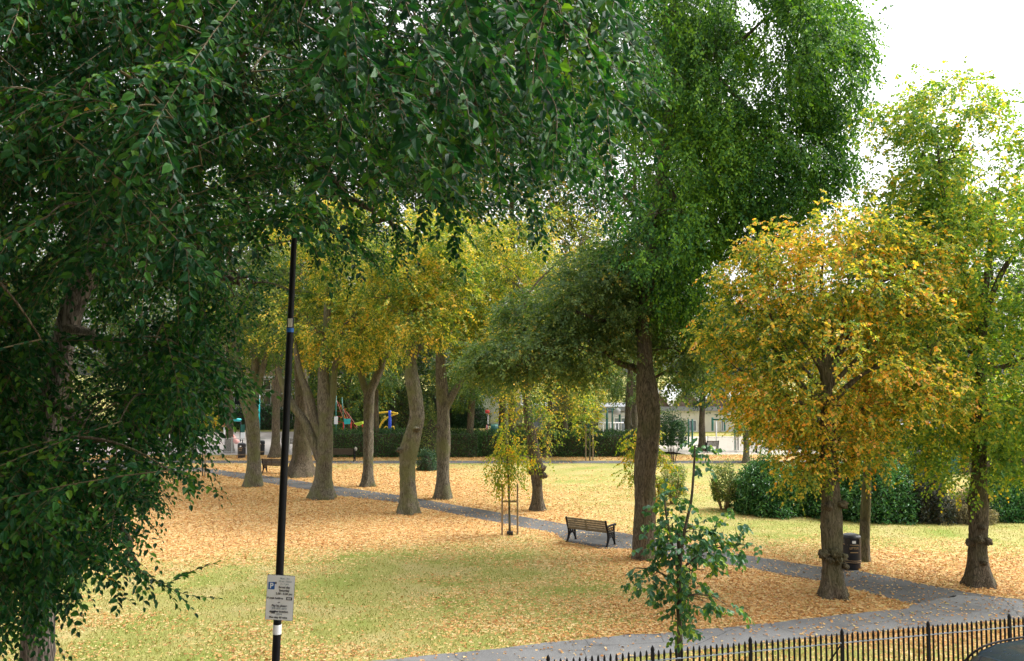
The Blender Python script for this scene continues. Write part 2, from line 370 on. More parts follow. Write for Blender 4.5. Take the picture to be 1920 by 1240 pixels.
# lower path, joining the other at its tip
RL0, RLd = np.array([2.32, 14.33]), nrm(np.array([6.98, 1.87])); RLn = np.array([-RLd[1], RLd[0]])
low = [G(1712, 1133)[:2], *[np.array(p) for p in LPg]]
lowb = [G(2400, 1170)[:2], G(1920, 1160)[:2], G(1700, 1181)[:2], G(1500, 1199)[:2], G(1200, 1232)[:2], G(1000, 1262)[:2], G(700, 1310)[:2], G(200, 1400)[:2]]
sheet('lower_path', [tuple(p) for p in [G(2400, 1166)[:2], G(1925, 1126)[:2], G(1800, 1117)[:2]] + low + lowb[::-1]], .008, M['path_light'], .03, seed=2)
sheet('far_path', [(-60, 54.2), (-12, 53.3), (12, 53.4), (40, 54), (40, 55.6), (12, 54.9), (-12, 54.9), (-60, 56)], .010, M['path'], .03, seed=3)
# street side of the railing: pavement, kerb, road
def off(s, n): return tuple(RL0 + RLd * s + RLn * n)
sheet('pavement', [off(-80, -.25), off(80, -.25), off(80, -1.75), off(-80, -1.75)], .012, M['paving'])
k = MB(); a, b = off(-80, -1.75), off(80, -1.75); c = off(0, -1.82)
k.box((c[0], c[1], -.01), (160, .14, .05), Matrix.Rotation(math.atan2(RLd[1], RLd[0]), 4, 'Z'))
tag(k.build('kerb', M['kerb']), kind='structure')
sheet('road', [off(-80, -1.9), off(80, -1.9), off(80, -8.5), off(-80, -8.5)], .006, M['road'])
sheet('playground_surface', [(-60, 58.9), (-13.2, 58.9), (-13.2, 64), (-7, 66), (-2, 66), (-2, 82), (-60, 82)], .007, M['rubber'])
sheet('court_surface', [(-1.5, 61.5), (11.5, 61.2), (12, 59.2), (22, 59), (24, 76), (-1.5, 76)], .006, M['bank'])

# ------------------------------------------------------------ foliage
T_KITE = (np.array([[0, 0, 0], [.5, .42, .1], [0, 1, -.06], [-.5, .42, .1]]), np.array([[0, 1, 2, 3]]))
T_OV = (np.array([[0, 0, 0], [.42, .25, .10], [.36, .66, .09], [0, 1, -.1], [-.36, .66, .09], [-.42, .25, .10]]), np.array([[0, 1, 2, 3], [0, 3, 4, 5]]))
def leaves(pos_, dir_, nm, L, wr=.62, tpl=T_KITE):
    tv, tf = tpl; y = nrm(dir_); x = nrm(np.cross(y, nm)); z = np.cross(x, y)
    V = pos_[:, None] + L[:, None, None] * (tv[None, :, 0:1] * wr * x[:, None] + tv[None, :, 1:2] * y[:, None] + tv[None, :, 2:3] * z[:, None])
    n = len(pos_); Fq = (tf[None] + (np.arange(n) * len(tv))[:, None, None]).reshape(-1, tf.shape[1])
    return V.reshape(-1, 3), Fq
def sprays(rng, O, D, Ln, nl, lsize, sag=.25, jit=.35, hang=.3, upj=.35):
    m = len(O); t = np.linspace(.1, 1, nl); D = nrm(D)
    U = nrm(np.array([0, 0, 1.]) + rng.normal(size=(m, 3)) * upj); N = nrm(U - (U * D).sum(1, keepdims=True) * D); Sd = np.cross(D, N)
    side = np.where(np.arange(nl) % 2, 1., -1.)
    p = O[:, None] + D[:, None] * (Ln[:, None, None] * t[None, :, None]); p[..., 2] -= sag * Ln[:, None] * t ** 2
    tan = D[:, None] + np.array([0, 0, -2 * sag]) * t[None, :, None]
    dr = tan * .6 + Sd[:, None] * side[None, :, None] * .8 + rng.normal(size=(m, nl, 3)) * jit * .6; dr[..., 2] -= hang
    dr[:, -1] = tan[:, -1]
    nn = N[:, None] + rng.normal(size=(m, nl, 3)) * jit
    L = lsize * rng.uniform(.7, 1.15, (m, nl)) * (1 - .35 * (np.abs(t - .5) * 2) ** 2)[None]
    rn = np.clip(rng.uniform(0, 1, (m, nl)) * .72 + rng.uniform(0, .28, (m, 1)), 0, 1)
    return p.reshape(-1, 3), dr.reshape(-1, 3), nn.reshape(-1, 3), L.ravel(), rn.ravel(), p
def foliage_obj(name, parts, mat, parent, wr, tpl):
    p, d, n, L, r = [np.concatenate([q[i] for q in parts]) for i in range(5)]
    if parent is not None: p = p - np.array(parent.location)
    V, Fq = leaves(p, d, n, L, wr, tpl)
    return link(name, bigmesh(name, V, Fq, np.repeat(r, len(tpl[1]))), mat, parent)

def trunk_rings(pts, rad, n=20, flare=.9, seed=0, ground=True, rough=.05):
    """pts, rad smoothed; irregular rings, root flare"""
    q = smooth_line(np.column_stack([pts, rad]), 8); pts, rad = q[:, :3], q[:, 3]
    a = np.linspace(0, 2 * math.pi, n, endpoint=False); r0 = rad[0]
    T = nrm(np.gradient(pts, axis=0)); A = nrm(np.cross(T, np.array([0, 1., 0]))); B = np.cross(T, A)
    h = np.maximum(pts[:, 2], 0)[:, None]; rng = np.random.default_rng(seed); ph = rng.uniform(0, 6.28, 6)
    rr = rad[:, None] * (1 + .05 * np.sin(2 * a + ph[0] + h * .7) + .04 * np.sin(3 * a + ph[1] - h) + .03 * np.sin(5 * a + ph[2]) + rough * rng.normal(size=(len(pts), n)) * .4 + .04 * np.sin(h * 3 + ph[3]))
    if ground:
        fl = np.exp(-h / (r0 * 1.15)); lob = 1 + .6 * np.sin(5 * a + ph[4])[None] + .25 * np.sin(3 * a + ph[5])[None]
        rr = rr + r0 * flare * fl * lob * .42
    V = pts[:, None] + rr[..., None] * (np.cos(a)[None, :, None] * A[:, None] + np.sin(a)[None, :, None] * B[:, None])
    return V.reshape(-1, 3), grid_faces(len(pts), n), q
def burl(mb, c, r, seed, sq=(1, 1, .8)):
    rng = np.random.default_rng(seed); th = np.linspace(0, math.pi, 13); a = np.linspace(0, 2 * math.pi, 22, endpoint=False); V = []
    for t in th: V.append(np.stack([np.sin(t) * np.cos(a), np.sin(t) * np.sin(a), np.full(22, np.cos(t))], 1))
    V = np.concatenate(V); k = 1 + .2 * wob(V, 3.5, seed)[:, None] + .10 * wob(V, 9, seed + 1)[:, None] + .05 * rng.normal(size=(len(V), 1))
    mb.add(V * k * r * np.array(sq) + c, grid_faces(13, 22))
TREES = []
def tree(name, label, base, trunk, blobs, leaf='green', lsize=.12, nclu=400, spr=5, nl=8, bark='bark', limbs=(), burls=(), clu=.5, sag=.35, seed=1, wr=.7, flare=.9, group=None, cat='tree', sides=20, hang=.3, tpl=T_KITE, depthcurve=None, gap=-.12, extra=None, droop=-.1):
    """trunk: (px,py,width px) at the base's depth, read as real metres there; blobs: (px,py,rx,ry,d depth m,r depth m,share)"""
    rng = np.random.default_rng(seed); b = G(*base); D = b[1]; k = D / F
    root = empty(name, (b[0], b[1], 0), label, cat, group); off_ = np.array([b[0], b[1], 0])
    tp = [P(x, y, D + (depthcurve[i] if depthcurve else 0)) for i, (x, y, w_) in enumerate(trunk)]; tr = [w_ * k / 2 * .92 for _, _, w_ in trunk]
    tp[0] = b.copy(); tp[0][2] = 0
    tp.insert(0, tp[0] + np.array([0, 0, -.25])); tr.insert(0, tr[0] * 1.0)
    V, Fq, q = trunk_rings(np.array(tp), np.array(tr), sides, flare, seed)
    mb = MB(); mb.add(V - off_, Fq)
    for (x, y, r_, dy) in burls: burl(mb, P(x, y, D + dy * .8) - off_, r_ * k * .84, seed + int(x + y))
    nodes = [q[:, :3]]; nrad = [q[:, 3]]
    for lb in limbs:       # explicit limbs in px: (px,py,w[,dd])
        pp = np.array([P(l[0], l[1], D + (l[3] if len(l) > 3 else 0)) for l in lb]); rr = np.array([l[2] * k / 2 for l in lb])
        V, Fq, ql = trunk_rings(pp, rr, 12, 0, seed + 3, False); mb.add(V - off_, Fq); nodes.append(ql[:, :3]); nrad.append(ql[:, 3])
    mb.build('trunk', M[bark], root, smooth=True)
    nodes = np.concatenate(nodes); nrad = np.concatenate(nrad)
    C = []; Co = []
    tot = sum(bb[6] for bb in blobs)
    for bi, (px, py, rx, ry, dd, rd, sh) in enumerate(blobs):
        n = int(nclu * sh / tot); c = P(px, py, D + dd); rad = np.array([rx * k, rd, ry * k])
        d = nrm(rng.normal(size=(n * 3, 3))); r = rng.uniform(.25, 1, (n * 3, 1)) ** .55
        lump = 1 + .16 * wob(d * 2.0, 1.6, seed * 7 + bi)[:, None]
        p = c + d * r * rad * lump; keep = wob(p, 2.3 / max(.6, min(rad)), seed + 11) > gap
        p = p[keep][:n]; p = p[p[:, 2] > .9]; C.append(p); Co.append(nrm((p - c) / rad ** 1.0))
    C = np.concatenate(C); Co = np.concatenate(Co)
    br = MB(); nlimb = max(6, int(len(C) / 16)); idx = rng.permutation(len(C)); low_ = nodes[:, 2] > (nodes[:, 2].max() * .35 if nodes[:, 2].max() > 3 else .5)
    nodes = nodes[low_]; nrad = nrad[low_]
    for j, i in enumerate(idx):
        tip = C[i]; dv = nodes - tip; cost = np.linalg.norm(dv, axis=1) + .9 * np.maximum(0, dv[:, 2]) - .3 * np.minimum(nrad, .15) * 4
        q0 = int(np.argmin(cost)); a0 = nodes[q0]; L = np.linalg.norm(tip - a0)
        if L < .12: continue
        big = j < nlimb
        r0 = min(nrad[q0] * .65, (.018 + .014 * L) if big else (.007 + .004 * L)); n = 7 if big else 4
        mid = a0 * .5 + tip * .5 + np.array([0, 0, .22 * L]) + rng.normal(size=3) * .08 * L
        pts = bez(a0, mid, tip, n); 
        if big: pts[1:-1] += rng.normal(size=(n - 2, 3)) * .035 * L
        rads = np.linspace(r0, max(.004, r0 * .25), n); V, Fq, _ = tube(pts, rads, 5 if big else 3); br.add(V - off_, Fq)
        if big: nodes = np.vstack([nodes, pts[2:]]); nrad = np.concatenate([nrad, rads[2:]])
    br.build('limbs', M['bark_dark'] if bark != 'stem' else M['stem'], root, smooth=True)
    O = np.repeat(C, spr, 0); od = np.repeat(Co, spr, 0)
    D_ = od * .6 + rng.normal(size=O.shape) * .75; D_[:, 2] = D_[:, 2] * .7 + droop
    O = O + rng.normal(size=O.shape) * clu * .35
    sp = sprays(rng, O, D_, rng.uniform(.6, 1.2, len(O)) * clu, nl, lsize, sag, .4, hang)
    parts = [sp[:5]]
    if extra is not None: parts.append(extra(rng))
    foliage_obj('crown', parts, M[leaf], root, wr, tpl)
    return root

# ---- middle row of limes along the diagonal path
GR = 'old lime trees on the lawn around the diagonal path'
tree('lime_tree', 'lime with forked grey trunk beside the small bench, left of the black pole', (475, 912), [(475, 912, 30), (476, 870, 26), (474, 800, 27), (470, 770, 31), (474, 735, 26), (478, 690, 18), (485, 610, 14)],
     [(440, 600, 110, 100, 0, 3.2, 1), (520, 560, 110, 110, 1, 3.5, 1), (430, 480, 130, 110, 2, 3.5, 1), (500, 400, 130, 90, 2, 3.5, .8)], 'green', .14, 620, 6, 8, 'bark', limbs=[[(472, 790, 20), (458, 750, 18), (450, 705, 15), (440, 620, 9)], [(476, 745, 16), (490, 700, 12), (505, 640, 8)]], seed=11, group=GR)
tree('lime_tree', 'thick lime with low left limb and yellow crown just right of the black pole', (605, 935), [(605, 935, 40), (606, 900, 34), (608, 850, 33), (610, 800, 32), (608, 740, 27), (607, 690, 22), (612, 620, 16), (615, 540, 10)],
     [(640, 600, 95, 95, 0, 3, 1), (570, 600, 80, 80, 1.5, 3, .6), (650, 500, 100, 80, 1, 3, 1), (600, 430, 100, 70, 2, 3, .6)], 'yellow', .15, 644, 6, 8, 'bark', limbs=[[(600, 860, 20), (583, 815, 17), (568, 785, 15), (552, 765, 14), (535, 735, 11), (520, 690, 8)], [(603, 820, 18), (590, 790, 17), (580, 745, 15), (563, 700, 12), (552, 640, 8)], [(612, 800, 18), (622, 750, 15), (628, 690, 12), (640, 620, 8)]], seed=12, group=GR)
tree('lime_tree', 'slim upright lime with Y fork high up in front of the hedge', (690, 912), [(690, 912, 23), (690, 870, 20), (691, 800, 20), (693, 740, 20), (703, 715, 17), (716, 680, 14), (720, 620, 12), (722, 540, 8)],
     [(720, 580, 85, 80, 0, 3, 1), (760, 490, 95, 80, 1, 3, 1), (690, 640, 60, 50, 0, 2.4, .4), (700, 440, 100, 80, 2, 3, .7)], 'yellow', .15, 598, 6, 8, 'bark', limbs=[[(692, 745, 15), (680, 715, 13), (673, 680, 10), (660, 620, 7)], [(716, 680, 9), (735, 655, 6), (760, 640, 4)]], seed=13, group=GR)
tree('lime_tree', 'pale crooked lime that kinks right then left, nearest the path in the row', (765, 963), [(765, 963, 36), (765, 920, 31), (764, 880, 32), (767, 845, 35), (775, 810, 31), (781, 780, 30), (777, 740, 28), (771, 700, 27), (771, 660, 20), (770, 600, 16), (768, 520, 10)],
     [(780, 590, 75, 60, -.5, 2.4, .8), (820, 520, 90, 80, 0, 2.8, 1), (740, 520, 80, 70, 1, 2.8, .8), (790, 440, 90, 60, 1, 2.8, .6)], 'yellow', .145, 598, 6, 8, 'bark', burls=[(752, 845, 9, -.2), (780, 805, 8, -.3)], limbs=[[(769, 690, 16), (785, 655, 9), (810, 640, 6), (850, 610, 4)]], seed=14, group=GR)
tree('lime_tree', 'straight lime with one right hand fork standing beyond the kinked one', (830, 935), [(830, 935, 30), (830, 890, 26), (832, 820, 27), (831, 760, 24), (827, 700, 22), (825, 640, 15), (828, 560, 10)],
     [(850, 560, 90, 80, 0, 3, 1), (890, 490, 100, 80, 1, 3, 1), (900, 610, 80, 60, -.5, 2.4, .6), (840, 450, 90, 60, 2, 3, .5)], 'yellow', .15, 644, 6, 8, 'bark', limbs=[[(836, 765, 16), (848, 742, 14), (862, 720, 10), (890, 690, 5)]], burls=[(820, 800, 5, -.3)], seed=15, group=GR)
tree('lime_tree', 'lime with one round burl on its trunk, behind the weeping sapling', (1008, 957), [(1008, 957, 26), (1008, 920, 22), (1006, 890, 24), (1004, 860, 26), (997, 820, 22), (990, 780, 18), (988, 720, 16), (985, 640, 12), (985, 560, 8)],
     [(1000, 720, 75, 60, 0, 1.8, .8), (1010, 800, 50, 50, .2, 1.5, .35), (960, 640, 90, 60, 1, 2.4, 1), (1000, 520, 110, 80, 2, 3, 1), (1060, 740, 60, 60, .5, 1.6, .35), (1070, 620, 80, 80, 2, 2.5, .6), (1060, 440, 120, 70, 3, 3, 1), (950, 460, 90, 60, 3, 3, .7)], 'yellow', .12, 520, 6, 7, 'bark_dark', burls=[(1012, 878, 13, -.15), (997, 884, 9, -.1), (1019, 892, 8, -.2)], seed=16, group=GR)
# ---- behind
tree('lime_tree', 'wide dark old trunk just across the path behind the low left limb', (565, 893), [(565, 893, 44), (566, 860, 36), (567, 820, 34), (567, 760, 30), (563, 680, 24), (560, 600, 16)],
     [(540, 560, 110, 90, 1, 3.5, 1), (600, 480, 130, 110, 2, 4, 1)], 'green', .15, 420, 6, 8, 'bark_dark', seed=17, flare=1.1, group=GR)
tree('lime_tree', 'thin dark tree close behind the black pole near the second bench', (516, 858), [(516, 858, 22), (517, 820, 17), (518, 770, 16), (522, 700, 14), (524, 620, 10)],
     [(520, 640, 80, 60, 0, 3, 1), (480, 560, 120, 80, 2, 4, 1)], 'green', .17, 260, 6, 7, 'bark_dark', seed=18, group=GR)
tree('lime_tree', 'thin bare stem against the hedge behind the Y forked lime', (708, 857), [(708, 857, 12), (707, 820, 10), (706, 760, 9), (706, 680, 7)],
     [(700, 690, 60, 50, 0, 3, 1)], 'green', .17, 130, 6, 7, 'bark_dark', seed=19, group=GR)
tree('lime_tree', 'dark slim lime in front of the hedge right of the yellow limes', (881, 857), [(881, 857, 15), (881, 830, 12), (883, 780, 14), (886, 730, 12), (888, 660, 9)],
     [(880, 690, 75, 55, 0, 3.5, 1), (900, 620, 90, 60, 1, 4, 1), (870, 740, 50, 25, 0, 2, .3)], 'green', .17, 330, 6, 7, 'bark_dark', seed=20, group=GR)
tree('lime_tree', 'dark trunk rising behind the hedge above the weeping sapling', (944, 846), [(944, 846, 15), (944, 800, 13), (942, 750, 12), (940, 680, 9)],
     [(930, 700, 60, 50, 0, 3, 1)], 'olive', .17, 150, 6, 7, 'bark_dark', seed=21, group=GR)
tree('lime_tree', 'small trunk with spread roots at the hedge behind the burred lime', (1026, 857), [(1026, 857, 16), (1027, 835, 12), (1030, 780, 11), (1034, 700, 9)],
     [(1040, 680, 80, 70, 0, 3.5, 1), (1080, 730, 50, 45, 0, 3, .5)], 'pale', .16, 300, 6, 7, 'bark_dark', seed=22, flare=1.4, group=GR)
tree('lime_tree', 'burred dark trunk by the hedge left of the big middle tree', (1177, 851), [(1177, 851, 16), (1177, 820, 13), (1178, 780, 13), (1180, 740, 14), (1182, 690, 10)],
     [(1165, 715, 65, 35, 0, 3, 1), (1190, 640, 80, 60, 1, 4, 1)], 'olive', .16, 280, 6, 7, 'bark_dark', burls=[(1174, 792, 5, 0), (1183, 800, 5, 0), (1172, 815, 4, 0)], seed=23, group=GR)
tree('lime_tree', 'round dark green tree with short trunk in front of the pale school wall', (1318, 846), [(1318, 846, 17), (1317, 820, 13), (1316, 790, 12), (1318, 740, 11), (1318, 680, 9)],
     [(1325, 690, 62, 75, 0, 3.2, 1), (1330, 610, 60, 50, .5, 3, .6)], 'conifer', .18, 420, 6, 8, 'bark_dark', seed=24, group=GR)
tree('lime_tree', 'thin grey trunk with yellow tuft left of the orange lime', (1399, 868), [(1399, 868, 13), (1399, 840, 11), (1398, 800, 10), (1402, 760, 8)],
     [(1400, 800, 22, 16, 0, .9, .4), (1425, 750, 50, 50, 1, 2, 1)], 'yellow', .14, 130, 6, 7, 'bark', seed=25, group=GR)
# ---- right hand trees
def shoots(rng): pass
tree('lime_tree', 'orange and yellow domed lime with knobbly trunk where the paths meet', (1562, 1119), [(1562, 1119, 46), (1561, 1090, 42), (1560, 1040, 40), (1559, 990, 41), (1558, 930, 37), (1555, 880, 34), (1553, 820, 28), (1550, 740, 22), (1547, 690, 20)],
     [(1565, 680, 195, 140, 0, 2.7, 2.3), (1560, 540, 165, 100, 0, 2.5, 1.7), (1430, 620, 90, 110, 0, 2.0, .7), (1690, 690, 85, 110, -.2, 2.0, .8), (1565, 800, 120, 55, 0, 1.5, .8), (1440, 770, 60, 60, .3, 1.2, .4), (1620, 850, 60, 35, .2, .9, .2), (1550, 870, 40, 25, 0, .6, .12), (1560, 430, 90, 45, 0, 1.6, .4), (1650, 455, 80, 45, 0, 1.5, .4), (1460, 470, 80, 45, 0, 1.5, .4), (1350, 620, 50, 40, 0, 1, .22), (1700, 500, 90, 70, 0, 1.6, .5), (1770, 720, 50, 80, -.2, 1.2, .3), (1400, 520, 60, 60, 0, 1.4, .3), (1500, 880, 50, 40, -.2, 1, .22), (1370, 720, 50, 40, 0, 1, .18)], 'orange', .105, 1900, 4, 8, 'bark_dark',
     limbs=[[(1549, 700, 20), (1520, 660, 9), (1480, 600, 6), (1455, 540, 4)], [(1549, 700, 18), (1545, 620, 9), (1540, 540, 6), (1545, 470, 4)], [(1550, 700, 18), (1600, 620, 9), (1640, 560, 6), (1670, 500, 4)], [(1552, 760, 15), (1500, 720, 9), (1440, 640, 6), (1400, 580, 4)], [(1552, 760, 14), (1620, 700, 8), (1700, 670, 5), (1760, 640, 3)], [(1551, 730, 14), (1575, 640, 8), (1590, 540, 5), (1600, 460, 3)], [(1550, 720, 10), (1510, 620, 6), (1500, 520, 4)], [(1552, 740, 10), (1480, 660, 6), (1430, 560, 4)], [(1550, 700, 10), (1565, 600, 6), (1620, 480, 4)], [(1552, 730, 9), (1640, 640, 6), (1720, 580, 4)], [(1553, 780, 9), (1470, 740, 6), (1380, 690, 3)]],
     burls=[(1546, 1041, 12, -.3), (1566, 1038, 13, -.36), (1580, 1045, 11, -.2), (1556, 1050, 10, -.36), (1585, 1062, 8, -.15), (1552, 950, 10, -.3), (1578, 945, 13, -.15), (1541, 1038, 9, -.1), (1573, 1052, 10, -.3)], clu=.40, seed=31, sides=28, wr=.85, group=GR, tpl=T_OV, gap=-.35)
tree('lime_tree', 'tall green and gold lime with big burls on its trunk, furthest right', (1836, 1098), [(1836, 1098, 46), (1835, 1065, 38), (1834, 1030, 34), (1835, 980, 33), (1834, 930, 33), (1835, 880, 27), (1838, 800, 24), (1838, 700, 20), (1835, 640, 20), (1845, 560, 14), (1860, 440, 10), (1866, 370, 5)],
     [(1810, 640, 150, 150, 0.4, 2.2, 1.0), (1850, 720, 165, 170, 0, 2.8, 1.5), (1700, 400, 80, 70, .5, 1.5, .5), (1640, 240, 30, 50, .5, 1, .12), (1840, 500, 180, 140, 0, 3, 1.7), (1760, 340, 110, 110, .3, 2.4, .8), (1770, 210, 100, 85, .3, 1.8, .7), (1870, 330, 110, 120, 0, 2.4, .9), (1900, 560, 150, 200, 0, 3, 1), (1720, 300, 70, 90, .5, 1.5, .35), (1890, 830, 90, 80, 0, 1.8, .6), (1790, 850, 70, 70, 0, 1.6, .5), (1750, 460, 80, 60, 0, 1.5, .4), (1960, 700, 120, 200, 0, 3, 1)], 'mixed', .11, 2350, 4, 8, 'bark_dark',
     limbs=[[(1837, 660, 18), (1828, 600, 14), (1815, 540, 12), (1790, 440, 9), (1770, 370, 7), (1755, 250, 4)], [(1838, 650, 15), (1858, 560, 11), (1885, 500, 9), (1915, 460, 6), (1950, 400, 4)], [(1838, 690, 14), (1870, 690, 10), (1910, 680, 8)], [(1800, 480, 6), (1740, 405, 5), (1690, 400, 3)]],
     burls=[(1819, 1017, 10, -.1), (1850, 1015, 11, -.25), (1836, 1012, 9, -.4), (1820, 940, 10, -.1), (1852, 935, 10, -.1), (1846, 1055, 7, -.35), (1844, 990, 6, -.35)], clu=.45, seed=32, sides=28, wr=.85, group=GR, tpl=T_OV, gap=-.3)
tree('lime_tree', 'plain straight trunk beside the black litter bin, under the orange crown', (1621, 1052), [(1621, 1052, 21), (1621, 1020, 20), (1623, 960, 20), (1625, 910, 17), (1628, 850, 14), (1632, 780, 12)],
     [(1650, 760, 80, 70, 1, 2, 1), (1620, 660, 120, 110, 2, 2.5, 1.2)], 'yellow', .11, 420, 5, 7, 'bark', seed=33, flare=.25, group=GR)
# ---- the big middle tree: long trunk, olive boughs to the left, dark drooping crown above and to the right
tree('elm_tree', 'tall dark green tree in the middle with its straight mossy trunk beside the bench', (1207, 1047), [(1207, 1047, 46), (1206, 1010, 41), (1209, 950, 40), (1210, 880, 41), (1217, 800, 44), (1213, 740, 42), (1209, 690, 34), (1208, 620, 30), (1215, 540, 26), (1225, 440, 24), (1240, 330, 22), (1255, 210, 22), (1262, 90, 18), (1270, -50, 14), (1280, -160, 9)],
     [(1400, 150, 190, 150, 0, 4, 2.2), (1440, 330, 120, 110, 0, 3, 1.3), (1300, 330, 120, 110, 0, 3.4, 1.1), (1230, 470, 100, 80, 0, 2.8, .9), (1490, 60, 110, 100, 0, 3, 1), (1350, 0, 180, 110, 0, 4, 1.3), (1200, 120, 140, 150, 1, 4, 1.2), (1560, 180, 60, 90, -.5, 1.8, .4), (1540, 310, 60, 80, 0, 1.5, .35), (1300, -120, 200, 100, 0, 4, .8), (1270, 560, 70, 60, 0, 2, .5), (1380, 430, 90, 40, 0, 2, .4), (1600, 90, 30, 60, -.5, 1, .15)],
     'elm_far', .145, 3500, 5, 8, 'bark_dark',
     limbs=[[(1240, 330, 16), (1290, 420, 6)], [(1255, 140, 17), (1285, 95, 14), (1320, 92, 13), (1375, 85, 9), (1430, 40, 5)], [(1262, 110, 12), (1300, 110, 9), (1380, 180, 8), (1440, 250, 6), (1480, 330, 4)], [(1258, 160, 12), (1300, 60, 8), (1380, 20, 5)], [(1225, 440, 12), (1180, 380, 8), (1130, 330, 5)]],
     sag=.5, clu=.55, seed=41, sides=30, wr=.62, hang=.5, group=None, gap=-.42, droop=-.45, flare=.45)
tree('lime_tree', 'olive green lime reaching left from behind the big middle trunk', (1222, 1038), [(1222, 1038, 14), (1222, 960, 13), (1222, 850, 13), (1219, 760, 14), (1212, 700, 14), (1205, 620, 12), (1200, 540, 8)],
     [(1110, 560, 110, 60, 0, 2.4, 1.3), (1180, 470, 80, 70, 1, 2.2, .7), (1010, 600, 80, 50, .5, 1.8, .6), (1000, 660, 110, 45, 0, 2.0, .8), (1150, 520, 100, 50, .5, 2.2, .7), (910, 680, 60, 30, 0, 1.3, .35), (1080, 660, 90, 45, .4, 1.8, .6), (1180, 610, 70, 50, .4, 2, .5), (1280, 650, 60, 90, 1, 2, .7)],
     'olive', .135, 1450, 5, 8, 'bark_dark', limbs=[[(1216, 715, 14), (1192, 692, 14), (1165, 683, 11), (1140, 668, 9), (1060, 650, 6), (960, 690, 4), (900, 705, 3)], [(1207, 640, 14), (1165, 597, 12), (1120, 598, 8), (1040, 570, 5)], [(1204, 600, 9), (1170, 530, 7), (1120, 500, 4)]], seed=42, flare=.3, sides=16, group=GR, wr=.65)

